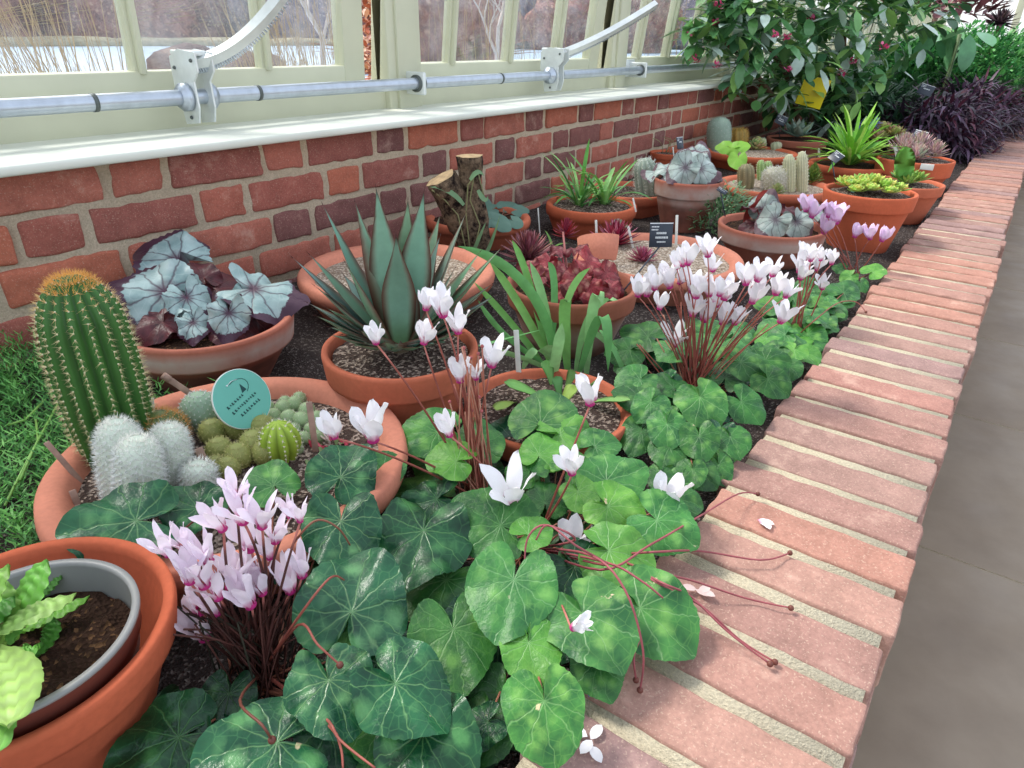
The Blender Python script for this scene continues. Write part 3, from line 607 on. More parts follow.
# ------------------------------------------------------------------ cacti
def cactus(name, label, base, top, R, ribs, amp, col_, tipc, spn, spl, spc, spr=.0005, shape=None, parent=None, rows=24, group=None, dirj=.6, rr_=None, cat='cactus', mat=None, wool=None):
    base = Vector(base); top = Vector(top); H = (top-base).length; ax = (top-base).normalized(); s1 = ax.orthogonal().normalized(); s2 = ax.cross(s1)
    t = parent or thing(name, label, cat, base, group)
    shape = shape or (lambda v: (.86+.14*math.sin(PI*min(1, v*1.1)))*(1 if v < .78 else math.sqrt(max(0, 1-((v-.78)/.22)**2))))
    seg = max(16, ribs*6); nv = max(12, rows); vs = []; cs = []
    def P(v, a, extra=0):
        f = 1+amp*(abs(math.cos(a*ribs/2))**.8-.6) if ribs else 1
        r = R*shape(v)*f; return base+ax*(v*H)+(s1*math.cos(a)+s2*math.sin(a))*(r+extra)
    for i in range(nv+1):
        v = 1-(1-i/nv)**2.2
        for k in range(seg):
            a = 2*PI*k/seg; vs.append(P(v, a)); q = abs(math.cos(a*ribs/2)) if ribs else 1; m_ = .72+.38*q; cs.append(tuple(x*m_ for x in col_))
    g = G(); g.add(vs, [(i*seg+k, i*seg+(k+1) % seg, (i+1)*seg+(k+1) % seg, (i+1)*seg+k) for i in range(nv) for k in range(seg)], cs=cs)
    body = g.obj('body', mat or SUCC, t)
    g = G(); ra = random.Random(int(base.x*9999) % 997)
    for i in range(rows):
        v = (i+.5)/rows; v = v if v < .75 else .75+(v-.75)*.99
        for k in range(ribs or 14):
            a = 2*PI*(k+(0 if ribs else (i % 2)*.5))/(ribs or 14)
            if shape(v) < .12 and k % 3: continue
            p = P(v, a); e = P(min(.999, v+.01), a)-P(max(0, v-.01), a); nn = (s1*math.cos(a)+s2*math.sin(a)); nrm = (nn-e.normalized()*nn.dot(e.normalized())).normalized()
            if wool: ball(g, p, wool, 5, 3, lin(232, 226, 196))
            c_ = tuple(spc[j]*(1-max(0, (v-.82)/.18))+tipc[j]*max(0, (v-.82)/.18) for j in range(3))
            for q in range(spn):
                d = (nrm+Vector((ra.uniform(-1, 1), ra.uniform(-1, 1), ra.uniform(-1, 1)))*dirj).normalized(); spine(g, p, d, spl*ra.uniform(.7, 1.2), spr, c_)
    if rows > 25 and ribs:
        for q in range(420):
            a = ra.uniform(0, 6.283); e_ = ra.uniform(.86, 1); p = P(min(.9995, e_+(1-e_)*.6), a); d = (ax*.9+s1*math.cos(a)*.6+s2*math.sin(a)*.6+Vector((ra.uniform(-1, 1), ra.uniform(-1, 1), ra.uniform(-1, 1)))*.5); spine(g, p, d, ra.uniform(.006, .011), spr, tipc)
    o = g.obj('spines', SPINE, t); o['kind'] = 'stuff'
    return t
zc = pP2['zs']
b = W(122, 452, zc); tp = b.copy(); tp.z = zfor(b, 272); tpx = WD(68, 276, hd(b)-.01)
cactus('barrel_cactus', 'tall green ribbed cactus with golden spines, leaning out of the wide bowl', b-Vector((0, 0, .01)), tpx, 35*pxm(b), 17, .2, lin(58, 104, 44), lin(236, 170, 84), 8, .0078, lin(226, 208, 160), .00033, rows=32, wool=.0011, dirj=.85)
def woolly(px, py, ty, w_, label, n_=26, **k):
    b = W(px, py, zc); tp = WD(px-(487-px)*.0+k.pop('dx', 0), ty, hd(b)+.004)
    return cactus('woolly_cactus', label, b, tp, w_/2*pxm(b), 0, 0, lin(196, 206, 190), lin(254, 252, 240), 12, .0075, lin(240, 243, 238), .0003, rows=n_, dirj=1.1, group='white woolly cacti in the wide bowl', **k)
woolly(126, 500, 420, 40, 'white woolly cactus, left and tallest of the group in the wide bowl', dx=-10)
woolly(172, 490, 425, 36, 'white woolly cactus standing right of the tallest woolly one', dx=-4)
woolly(142, 512, 437, 42, 'white woolly cactus at the front of the woolly group', dx=-5)
woolly(198, 497, 462, 32, 'small low white woolly cactus right of the woolly group', 14)
def globe(name, label, px, py, d, col_, spc, spn=5, spl=.004, ribs=0, rows=10, amp=.1, tall=.9, tipc=None, info=None, group=None, t=None, wool=None, spr=.0003):
    z = (info or pP2)['zs']; b = W(px, py+d*.25, z); R = d/2*pxm(b)
    return cactus(name, label, b-Vector((0, 0, R*.15)), b+Vector((0, 0, 2*R*tall)), R, ribs, amp, col_, tipc or spc, spn, spl, spc, spr, lambda v: math.sqrt(max(0, 1-(1-2*min(1, v*.97+.03))**2)) if v > .3 else max(.75, math.sqrt(max(0, 1-(1-2*(v*.97+.03))**2))), t, rows, group, 1.0, wool=wool)
globe('brown_spined_cactus', 'round cactus bristling with rusty brown spines behind the woolly ones', 166, 437, 46, lin(92, 110, 58), lin(206, 150, 80), 7, .009, 18, 14, wool=.0008)
globe('snowball_cactus', 'round white-netted cactus behind the turquoise disc', 204, 415, 40, lin(140, 165, 140), lin(240, 242, 238), 7, .0035, 0, 16)
GO = lin(136, 140, 78); tcl = thing('cactus_clump', 'clump of small olive brown prickly balls in the wide bowl', 'cactus', W(235, 445, zc))
for px, py, d in ((214, 434, 26), (240, 427, 30), (263, 430, 26), (221, 452, 26), (240, 459, 28), (230, 470, 24), (256, 447, 30), (266, 455, 26), (218, 467, 20)):
    globe('olive_ball', None, px, py, d, GO, lin(196, 190, 128), 4, .004, 0, 9, t=tcl)
tcl = thing('mammillaria_clump', 'clump of smooth grey-green beads left of the bowl rim behind the brown label', 'cactus', W(300, 420, zc)); r_ = random.Random(5)
tcl['label'] = 'clump of smooth grey-green ball cacti behind the slanting brown label'
for px, py, d in ((274, 418, 17), (284, 410, 17), (296, 406, 17), (308, 412, 17), (318, 420, 16), (290, 420, 18), (302, 422, 18), (276, 428, 16), (312, 431, 15), (294, 432, 16), (304, 440, 15), (318, 438, 14), (286, 404, 14), (300, 400, 14), (269, 409, 14), (324, 428, 14), (298, 450, 13), (266, 420, 14)):
    globe('bead', None, px, py, d, lin(138, 160, 118), lin(214, 208, 190), 1, .003, 0, 6, t=tcl)
globe('ribbed_cactus', 'bright yellow-green ribbed cactus in the middle of the wide bowl', 283, 449, 36, lin(150, 178, 60), lin(240, 236, 224), 7, .004, 9, 9, .28, 1.15, wool=.0011)
t = thing('red_succulent', 'crimson low succulent at the right edge of the wide bowl', 'succulent', W(330, 455, zc)); g = G()
for i in range(60):
    p = W(rnd(310, 352), rnd(440, 478), zc); blade(g, p, rnd(0, 6.3), rnd(.2, 1.3), rnd(.008, .014), .003, .3, 4, 'oval', .2, .3, c=random.choice([lin(170, 50, 70), lin(140, 56, 62), lin(120, 140, 90), lin(200, 96, 110)]))
g.obj('leaves', SUCC, t)
t = thing('white_branched_succulent', 'bone-white branching twig succulent near the right rim of the bowl', 'succulent', W(334, 430, zc)); g = G(); r_ = random.Random(8)
for i in range(9):
    p = W(r_.uniform(326, 344), r_.uniform(424, 444), zc); q = p+Vector((r_.uniform(-.012, .012), r_.uniform(-.012, .012), r_.uniform(.012, .03))); tube(g, [p, (p+q)/2, q], [.0016, .0014, .0007], 5, lin(232, 214, 206))
g.obj('branches', STEM, t)
# ------------------------------------------------------------------ labels and markers
def stakelabel(name, label, a, b, w_, mat, thick=.0015, end=None, group='plastic plant labels'):
    """flat strip from a (buried foot) to b (top)"""
    a = Vector(a); b = Vector(b); d = (b-a).normalized(); s = d.cross(CAM-a).normalized(); nn = s.cross(d)
    M = Matrix((s, d, nn)).transposed().to_4x4(); M.translation = a; L = (b-a).length; t = thing(name, label, 'plant label', a)
    g = G(); rbox(g, (-w_/2, 0, -thick/2), (w_/2, L, thick/2), thick*.45, (2, 2, 1), M=M)
    if end: lathe_pts = tube(g, [a+d*(L-.004), a+d*(L+.006)], w_*.62, 10)
    g.obj('strip', mat, t); return t
def zz(px, py, z): return W(px, py, z)
LP = [('plant_label', 'grey tubular marker leaning on the back of the wide bowl', (218, 412), (167, 378), .008, STICK, 1), ('plant_label', 'brown slanting label at the left rim of the wide bowl', (82, 483), (46, 442), .006, STICK, 0),
      ('plant_label', 'short tan label stub at the lower left rim of the wide bowl', (78, 505), (72, 490), .007, STICK, 0), ('plant_label', 'pale square label top between tall cactus and tubular marker', (152, 432), (150, 398), .009, WHITEP, 0),
      ('plant_label', 'brown stained label standing right of the ribbed yellow-green cactus', (316, 453), (309, 402), .0075, STICK, 0), ('plant_label', 'greyish curled label between the woolly and olive cacti', (212, 478), (198, 448), .009, STICK, 0),
      ('plant_label', 'small turquoise label leaning on the white round cactus', (214, 436), (206, 420), .009, m_plain('turquoise_label', lin(140, 200, 200), .5), 0), ('plant_label', 'thin white tag among the olive ball cacti', (246, 462), (238, 448), .004, WHITEP, 0)]
for nm, lb, a, b, w_, m_, e in LP:
    A = W(*a, zc); B = WD(*b, hd(A)+.006); stakelabel(nm, lb, A, B, w_, m_, end=e)
def sign(label, foot, corners_c, w_, h_, z0, rollv=0, yaw=0, pitch=.3, lines=3, name='plant_sign', far=None, dd=0):
    """black plate on a thin stake; corners_c: pixel of the plate centre"""
    A = W(*foot, z0) if far is None else WD(*foot, far)
    if far: A.z = z0
    C = WD(*corners_c, hd(A)+dd); t = thing(name, label, 'plant sign', A)
    n_ = (CAM-C); n_.z = 0; n_ = Matrix.Rotation(yaw, 3, 'Z') @ n_.normalized(); s = Vector((-n_.y, n_.x, 0)); u = Vector((0, 0, 1)); n2 = (n_*math.cos(pitch)+u*math.sin(pitch)).normalized(); u2 = n2.cross(s).normalized()
    s, u2 = s*math.cos(rollv)+u2*math.sin(rollv), u2*math.cos(rollv)-s*math.sin(rollv); M = Matrix((s, u2, n2)).transposed().to_4x4(); M.translation = C
    g = G(); tube(g, [A-Vector((0, 0, .006)), C-u2*h_*.45-n2*.002], .0016, 8); g.obj('stake', SLATE, t)
    g = G(); rbox(g, (-w_/2, -h_/2, -.0012), (w_/2, h_/2, .0012), .0008, (1, 1, 1), M=M); g.obj('plate', SLATE, t)
    g = G(); e = .0014
    r_ = random.Random(len(label))
    for k, (yy_, L, x0, hh) in enumerate([(.34, .3, -.42, .05), (.22, .28, -.42, .05), (.08, .42, -.2, .085), (-.1, .52, -.24, .085), (-.28, .34, -.17, .06)][:2+lines]):
        x = x0
        while x < x0+L:
            wl = r_.uniform(.04, .07); box(g, (x*w_, (yy_-hh/2)*h_, e), ((x+wl*.7)*w_, (yy_+hh/2)*h_, e+.0002), M=M); x += wl
    box(g, (-w_/2, h_*.46, e), (w_/2, h_*.5, e+.0003), M=M)
    g.obj('lettering', INK, t, False); return t
sign('black plant sign with white lettering on a slanting stake in the gravel pan', (617, 296), (661, 235), .044, .046, pP10['zs'], 0.03, .2, .15, dd=.10)
sign('dark sign turned sideways beside the tall ribbed cactus', (130, 322), (112, 297), .030, .036, pP3['zs'], -.45, -.75, .2, dd=-.02)
sign('small black sign on a bent stake over the grey leaved pot', (727, 222), (722, 191), .03, .012, pP12['zs'], -.55, .0, .9, 1)
sign('small dark sign with a pale face by the woolly pad cactus', (708, 142), (701, 121), .045, .036, pP16['zs'], -.5, .0, .6, 1)
sign('small dark sign at the left of the pointed grey-green rosette', (780, 138), (781, 120), .055, .045, pP17['zs'], -.4, .3, .3, 2)
sign('small dark sign on a stake in the lime green rosette pot', (837, 187), (836, 157), .035, .032, pP19['zs'], -.5, -.3, .8, 1)
sign('dark sign leaning behind the pink rosettes', (918, 157), (918, 137), .05, .06, pP21['zs'], -.2, -.2, .8, 1)
sign('tiny blue-black sign by the rumpled silver leaves', (684, 174), (680, 143), .03, .036, pP13['zs'], .0, .9, .3, 1)
sign('far dark sign standing above the purple foliage', (928, 115), (926, 90), .07, .05, SOIL, -.25, -.2, .4, 1, far=4.2)
for lb, a, b, w_, z0 in (('white upright label standing in the gravel of the pink pan', (676, 245), (677, 215), .007, pP9['zs']), ('short white label by the red rosette in the pink pan', (597, 245), (596, 220), .006, pP9['zs']), ('white label leaning right of the red rosette', (633, 248), (628, 226), .006, pP9['zs']),
        ('clear bent label at the rim of the orange strappy pan', (636, 212), (633, 198), .005, pP7['zs']), ('thin clear marker pushed into the soil left of the strappy pan', (540, 236), (538, 208), .004, SOIL), ('ragged white label behind the fleshy rosette pot', (519, 378), (516, 330), .0085, pP11['zs']),
        ('white label among pinkish grey rosettes', (898, 160), (895, 146), .012, pP21['zs']), ('white label in the pot behind the lime green rosettes', (906, 186), (908, 176), .014, pP20['zs']), ('white label beside the grassy plant', (819, 160), (819, 148), .009, pP18['zs']), ('turquoise label in the lime green rosette pot', (853, 193), (850, 180), .01, pP19['zs']), ('thin white marker in the small stick pot', (674, 158), (673, 147), .005, pP14['zs'])):
    A = W(*a, z0); B = WD(*b, hd(A)+.004); stakelabel('plant_label', lb, A, B, w_, WHITEP if 'turq' not in lb else m_plain('aqua_label', lin(140, 205, 200)))
# turquoise disc
A = W(243, 436, zc); C = WD(242, 399, hd(A)); t = thing('round_sign', 'round turquoise disc sign with dark lettering among the cacti', 'sign', A)
n_ = (CAM-C).normalized(); n_ = (Matrix.Rotation(.55, 3, 'Z') @ n_); s = Vector((-n_.y, n_.x, 0)).normalized(); u = n_.cross(s); s, u = s*math.cos(.3)+u*math.sin(.3), u*math.cos(.3)-s*math.sin(.3)
M = Matrix((s, u, n_)).transposed().to_4x4(); M.translation = C; rd = 30*pxm(C)
g = G(); lathe(g, [(0, -.0018), (rd, -.0018), (rd, .0018), (0, .0018)], 56); TQ = m_plain('turquoise_disc', lin(104, 178, 162), .5, .3, .04, 20); o = g.obj('disc', [TQ, WHITEP], t, False, M)
g = G(); lathe(g, [(rd, -.0019), (rd+.0007, -.0019), (rd+.0007, .0016), (rd, .0016)], 56); g.obj('edge', WHITEP, t, True, M)
g = G(); rbox(g, (-.004, -rd-.02, -.002), (.004, -rd+.01, -.0005), .001, (1, 1, 1)); g.obj('stake', WHITEP, t, False, M)
g = G(); e = .0021; r_ = random.Random(2)
for yy_, x0, x1 in ((.12, -.62, .1), (-.12, -.6, .5), (-.36, -.42, .45)):
    x = x0
    while x < x1:
        wl = r_.uniform(.05, .1); hh = r_.uniform(.04, .075); box(g, (x*rd, (yy_-hh)*rd, e), ((x+wl*.5)*rd, (yy_+hh*.4)*rd, e+.0002)); box(g, (x*rd, (yy_-hh)*rd, e), ((x+wl*.8)*rd, (yy_-hh+.03)*rd, e+.0002)); x += wl+.03
g.add([(.12*rd, .15*rd, e), (.26*rd, .45*rd, e), (.33*rd, .15*rd, e)], [(0, 1, 2)]); tube(g, [(x_*rd, y_*rd, e) for x_, y_ in [(.0+.42*math.cos(q)+.1, .35+.3*math.sin(q)) for q in [1.9-i*.33 for i in range(10)]]], .0004, 4)
g.obj('lettering', DINK, t, False, M)
g = G(); ball(g, (-.12*rd, .66*rd, e), .0012, 8, 5); tube(g, [(-.1*rd, .66*rd, e), (.1*rd, .68*rd, e), (.3*rd, .6*rd, e)], .0004, 4); g.obj('white_mark', INK, t, True, M)
# ------------------------------------------------------------------ heart-shaped leaves
def heart_mesh(name, mat, seed, cup=.18, wave=.08, tooth=.035, notch=.03, tip=1.12, backl=.74, side=.80, lobes=0, cf=None, rings=7, seg=72):
    rr = random.Random(seed); ph = rr.uniform(0, 6.3); ph2 = rr.uniform(0, 6.3); vs = [(0, 0, 0)]; uv = [(.5, .5)]; k1 = rr.uniform(-.12, .12)
    def outline(a):          # a in -pi..pi, 0 towards the tip
        t = abs(a)/PI
        if t < .5: r = side+(tip-side)*(1-t*2)**1.9
        elif t < .84: r = side+(backl-side)*((t-.5)/.34)**1.2
        else: r = backl*(1-((t-.84)/.16)**1.6*(1-notch))
        r *= 1+k1*math.sin(a)+tooth*abs(math.sin(a*19))**.6-tooth*.5+.03*math.sin(a*5+ph)
        if lobes: r *= 1+lobes*math.cos(a*7)
        return r
    for i in range(1, rings+1):
        f = i/rings
        for k in range(seg):
            a = -PI+2*PI*(k+.5)/seg; r = outline(a)*f; x, y = r*math.cos(a), r*math.sin(a)
            z = cup*(f**1.5)*(.25)-cup*f*f*.9*(.5+.5*math.cos(a*1))+wave*f*f*math.sin(3*a+ph)+wave*.5*f**3*math.sin(7*a+ph2)-.10*math.exp(-(y/.12)**2)*f*(1 if x > 0 else 0)
            vs.append((x, y, z)); uv.append((x*.5+.5, y*.5+.5))
    g = G(); fs = [(0, 1+k, 1+(k+1) % seg) for k in range(seg-1)]
    fs += [(1+i*seg+k, 1+(i+1)*seg+k, 1+(i+1)*seg+(k+1) % seg, 1+i*seg+(k+1) % seg) for i in range(rings-1) for k in range(seg-1)]
    cs = [cf(math.hypot(v[0], v[1])/max(.01, 1), math.atan2(v[1], v[0]), v) for v in vs] if cf else None
    g.add(vs, fs, uv, cs=cs); return g.mesh(name, mat)
HM = {k: [heart_mesh('cyclamen_leaf', m, 10*j+i, rnd(.1, .4), rnd(.06, .15)) for i in range(7)] for j, (k, m) in enumerate((('n', CYC), ('g', CYCG), ('l', CYCL)))}
TONE = {'n': (1, 1, 1), 'd': (.62, .72, .62), 'b': (1.15, 1.1, .95), 'k': (.42, .52, .45)}  # darkest tone: shade put into the colour of the low leaves
def placeleaf(t, me, cx, cy, w_, ang, z, face=.45, tone=(1, 1, 1), stalk=None, name='leaf', off=.2, wf=1.72, roll=0, stc=None, sr=.0011):
    C = W(cx, cy, z); v = (CAM-C).normalized(); up = Vector((rnd(-.12, .12), rnd(-.12, .12), 1)).normalized(); n_ = (up*(1-face)+v*face).normalized()
    a = math.radians(ang); T = RX*math.cos(a)-RY*math.sin(a); T = T-v*(T.dot(n_)/v.dot(n_)); T.normalize()
    S_ = n_.cross(T).normalized(); R = w_/wf*pxm(C); M = Matrix((T, S_, n_)).transposed().to_4x4(); M.translation = C-T*R*off
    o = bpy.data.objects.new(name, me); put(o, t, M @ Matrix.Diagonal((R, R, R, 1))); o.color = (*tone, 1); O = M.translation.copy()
    if stalk is not None:
        g = G(); q = Vector(stalk)+Vector((rnd(-.02, .02), rnd(-.02, .02), 0)); mid = (O+q)/2+Vector((0, 0, min(O.z, q.z)*.0-.25*abs(O.z-q.z)-.004)); tube(g, curve3(O-n_*.001, mid, q, 7), sr, 6, stc or lin(150, 96, 76))
        s_ = g.mesh('leaf_stalk', STEM); so = bpy.data.objects.new('leaf_stalk', s_); col.objects.link(so); so.parent = o; so.matrix_parent_inverse = (M @ Matrix.Diagonal((R, R, R, 1))).inverted()
    return o
# cyclamen flowers: five petals swept up over a magenta mouth
def flower_mesh(name, body, mouth, seed, spread=.5, L=1.0, pw=.215, np_=5):
    rr = random.Random(seed); g = G()
    for k in range(np_):
        a = 2*PI*k/np_+rr.uniform(-.25, .25); sp = spread*rr.uniform(.5, 1.3); tw = rr.uniform(.3, .9); ll = L*rr.uniform(.85, 1.1); vs = []; cs = []; nv = 9
        for i in range(nv+1):
            v = i/nv; rad = .13+.08*math.sin(v*2)+sp*v**1.8*.75; z = ll*(v**.95)-.12*sp*v*v
            wv = pw*(.42+.75*math.sin(PI*min(1, v*.9+.02))**1.1)*(1 if v < .82 else math.sqrt(max(0, 1-((v-.82)/.18)**2))*.97+.03)
            c, s = math.cos(a), math.sin(a); ta = tw*v; sx, sy = -s*math.cos(ta)+c*math.sin(ta), c*math.cos(ta)+s*math.sin(ta)
            for u in (-1, -.5, 0, .5, 1):
                bow = .18*wv*u*u*(-1 if k % 2 else 1)+.03*math.sin(v*9+u*3+k)
                vs.append((c*(rad+bow)+sx*u*wv, s*(rad+bow)+sy*u*wv, z)); q = max(0, 1-v/.2); q2 = min(1, q*1.3)*(.75+.25*abs(u)); cs.append(tuple(body[j]*(1-q2)+mouth[j]*q2 for j in range(3)))
        g.add(vs, [(i*5+j, i*5+j+1, i*5+j+6, i*5+j+5) for i in range(nv) for j in range(4)], cs=cs)
    lathe(g, [(.07, .06), (.13, .02), (.16, -.07), (.13, -.11), (.09, -.08), (.05, 0)], 12, c=mouth)
    return g.mesh(name, PETAL)
WH = lin(246, 244, 248); MG = lin(196, 52, 130); PK = lin(246, 234, 246); PK2 = lin(238, 214, 240)
FL = {'w': [flower_mesh('petals', WH, MG, i, rnd(.15, .7), pw=.195) for i in range(7)], 'p': [flower_mesh('petals', PK, MG, 20+i, rnd(.15, .6), pw=.15, L=1.08) for i in range(7)], 'm': [flower_mesh('petals', PK2, lin(190, 60, 140), 40+i, rnd(.2, .6)) for i in range(4)]}
STC = lin(150, 82, 70); STP = lin(190, 118, 108)
def flower(t, x, y, h, crown, kind='w', dd=0, tiltx=None, mid=None, stc=STC, sr=.0011, foot=None, z=None):
    """x, y: pixel of the magenta mouth; h: petal height in pixels"""
    p = WD(x, y, hd(crown)+dd) if z is None else W(x, y, z); k = h*pxm(p)
    o = bpy.data.objects.new('flower', random.choice(FL[kind])); d = Vector((0, 0, 1))+RX*(tiltx if tiltx is not None else rnd(-.3, .3))+RZ*rnd(-.25, .05); d.normalize()
    M = d.to_track_quat('Z', 'Y').to_matrix().to_4x4() @ Matrix.Rotation(rnd(0, 6.3), 4, 'Z'); M.translation = p; M = M @ Matrix.Diagonal((k, k, k, 1)); put(o, t, M)
    g = G(); q = Vector(foot) if foot is not None else Vector(crown)+Vector((rnd(-.015, .015), rnd(-.015, .015), 0)); m_ = (p*.55+q*.45)+Vector((rnd(-.01, .01), rnd(-.01, .01), abs(p.z-q.z)*.12))
    if mid: m_ = WD(mid[0], mid[1], hd(p)*.5+hd(q)*.5)
    pts = curve3(p-d*.1*k, m_, q, 10); pts = [p+d*k*.25, p+d*k*.02]+pts; tube(g, pts, [sr*.7]*2+[sr*(.85+.5*i/10) for i in range(11)], 6, cs=[STP if i < 4 else stc for i in range(13)])
    so = bpy.data.objects.new('flower_stem', g.mesh('flower_stem', STEM)); col.objects.link(so); so.parent = o; so.matrix_parent_inverse = M.inverted()
    return o
def bare_stem(t, pts, crown, bud=True, c=STC, name='spent_stem', z=None, r=.0011):
    """pts: (px, py, height) from the bud end to the root"""
    P = [W(a, b, h) for a, b, h in pts]+([Vector(crown)] if crown is not None else []); Q = []
    for i in range(len(P)-1):
        p0, p1, p2, p3 = P[max(0, i-1)], P[i], P[i+1], P[min(len(P)-1, i+2)]
        for j in range(5):
            u = j/5; Q.append(.5*((2*p1)+(p2-p0)*u+(2*p0-5*p1+4*p2-p3)*u*u+(3*p1-p0-3*p2+p3)*u**3))
    Q.append(P[-1]); g = G(); tube(g, Q, [r*(.75+.5*i/len(Q)) for i in range(len(Q))], 6, c)
    if bud: ball(g, P[0], .003, 8, 6, lin(110, 62, 52))
    return g.obj(name, STEM, t)
def spray(t, n_, kinds, x0, x1, y0, y1, w0, w1, z0, z1, crown, tones, poly=None, ang=None, lim=None):
    k = 0; tries = 0
    while k < n_ and tries < n_*20:
        tries += 1; x, y = rnd(x0, x1), rnd(y0, y1)
        if poly and not inside(x, y, poly): continue
        z = rnd(z0, z1); C = W(x, y, z); cp = proj(crown)
        if C.y < .205: continue
        a = math.degrees(math.atan2(y-cp[1], x-cp[0]))+rnd(-50, 50) if ang is None else ang+rnd(-40, 40)
        kd = random.choice(kinds); placeleaf(t, random.choice(HM[kd]), x, y, rnd(w0, w1), a, z, rnd(.2, .5), tuple(q*rnd(.9, 1.1) for q in TONE[random.choice(tones)]), crown if random.random() < .6 else None); k += 1
def inside(x, y, P):
    c = False; j = len(P)-1
    for i in range(len(P)):
        if (P[i][1] > y) != (P[j][1] > y) and x < (P[j][0]-P[i][0])*(y-P[i][1])/(P[j][1]-P[i][1])+P[i][0]: c = not c
        j = i
    return c
random.seed(11)
# --- plant A: pale pink cyclamen, front left
cA = W(262, 672, SOIL+.005)
tA = thing('cyclamen_plant', 'pale pink flowered cyclamen with big glossy leaves, front left beside the orange pot', 'flowering plant', cA, 'cyclamens in the bed')
def L(t, crown, rows, face=None):
    for (x, y, w_, a, z, kd, tn) in rows:
        tone = TONE[tn]; placeleaf(t, random.choice(HM[kd]), x, y, w_, a, z, rnd(.3, .55) if face is None else face, tuple(q*rnd(.94, 1.06) for q in tone), crown)
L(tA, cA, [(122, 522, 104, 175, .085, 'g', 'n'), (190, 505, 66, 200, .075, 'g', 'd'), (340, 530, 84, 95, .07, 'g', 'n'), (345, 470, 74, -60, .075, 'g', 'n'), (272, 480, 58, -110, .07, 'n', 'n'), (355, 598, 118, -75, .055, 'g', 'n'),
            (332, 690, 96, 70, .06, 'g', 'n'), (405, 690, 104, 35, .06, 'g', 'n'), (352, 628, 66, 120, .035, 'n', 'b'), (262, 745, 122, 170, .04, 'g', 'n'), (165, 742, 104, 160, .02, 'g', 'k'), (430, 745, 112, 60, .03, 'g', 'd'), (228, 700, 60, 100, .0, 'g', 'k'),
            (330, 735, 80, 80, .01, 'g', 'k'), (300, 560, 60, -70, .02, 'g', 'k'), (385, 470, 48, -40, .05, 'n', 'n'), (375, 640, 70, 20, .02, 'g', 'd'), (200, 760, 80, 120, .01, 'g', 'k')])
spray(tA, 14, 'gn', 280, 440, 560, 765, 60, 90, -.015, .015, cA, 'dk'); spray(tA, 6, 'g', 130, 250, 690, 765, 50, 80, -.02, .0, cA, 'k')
random.seed(21)
for x, y, h in ((243, 520, 42), (222, 528, 36), (262, 525, 38), (250, 548, 40), (236, 498, 34), (232, 585, 46), (204, 584, 44), (190, 580, 40), (208, 560, 40), (218, 596, 40), (200, 610, 42), (256, 575, 40), (250, 604, 42), (290, 590, 38), (302, 574, 36), (290, 515, 26), (300, 520, 24), (168, 553, 34), (184, 548, 30), (275, 540, 34), (204, 636, 46), (216, 612, 38), (262, 592, 34), (270, 556, 32)):
    flower(tA, x, y, h*.9, cA, 'p', rnd(-.03, .01), stc=lin(84, 50, 46), sr=.0012)
g = G()
for i in range(70):
    q = cA+Vector((rnd(-.03, .03), rnd(-.03, .03), -.01)); e = WD(rnd(170, 320), rnd(560, 640), hd(cA)+rnd(-.03, .02)); e.z = min(e.z, .07); tube(g, curve3(q, (q+e)/2+Vector((0, 0, .012)), e, 5), .0009, 4, random.choice([lin(70, 44, 40), lin(96, 60, 54), lin(60, 60, 50)]), cap=False)
o = g.obj('leaf_stalks', STEM, tA); o['kind'] = 'stuff'
bare_stem(tA, [(183, 530, .09), (200, 518, .115), (218, 522, .12), (252, 542, .10)], None, False, lin(110, 62, 52), 'curved_stem')
bare_stem(tA, [(350, 545, .075), (338, 528, .1), (318, 520, .11), (300, 535, .10), (288, 560, .06)], cA, False, lin(130, 84, 66), 'curved_stem')
bare_stem(tA, [(272, 740, .06), (262, 725, .075), (240, 700, .06)], cA, True, lin(110, 64, 52)); bare_stem(tA, [(340, 665, .07), (318, 645, .08), (298, 625, .07)], cA, True); bare_stem(tA, [(344, 580, .08), (330, 578, .1), (300, 615, .08)], cA, False)
bare_stem(tA, [(375, 768, .06), (340, 740, .055), (322, 715, .05)], cA, False); bare_stem(tA, [(343, 768, .045), (340, 745, .05), (325, 722, .05)], cA, False)
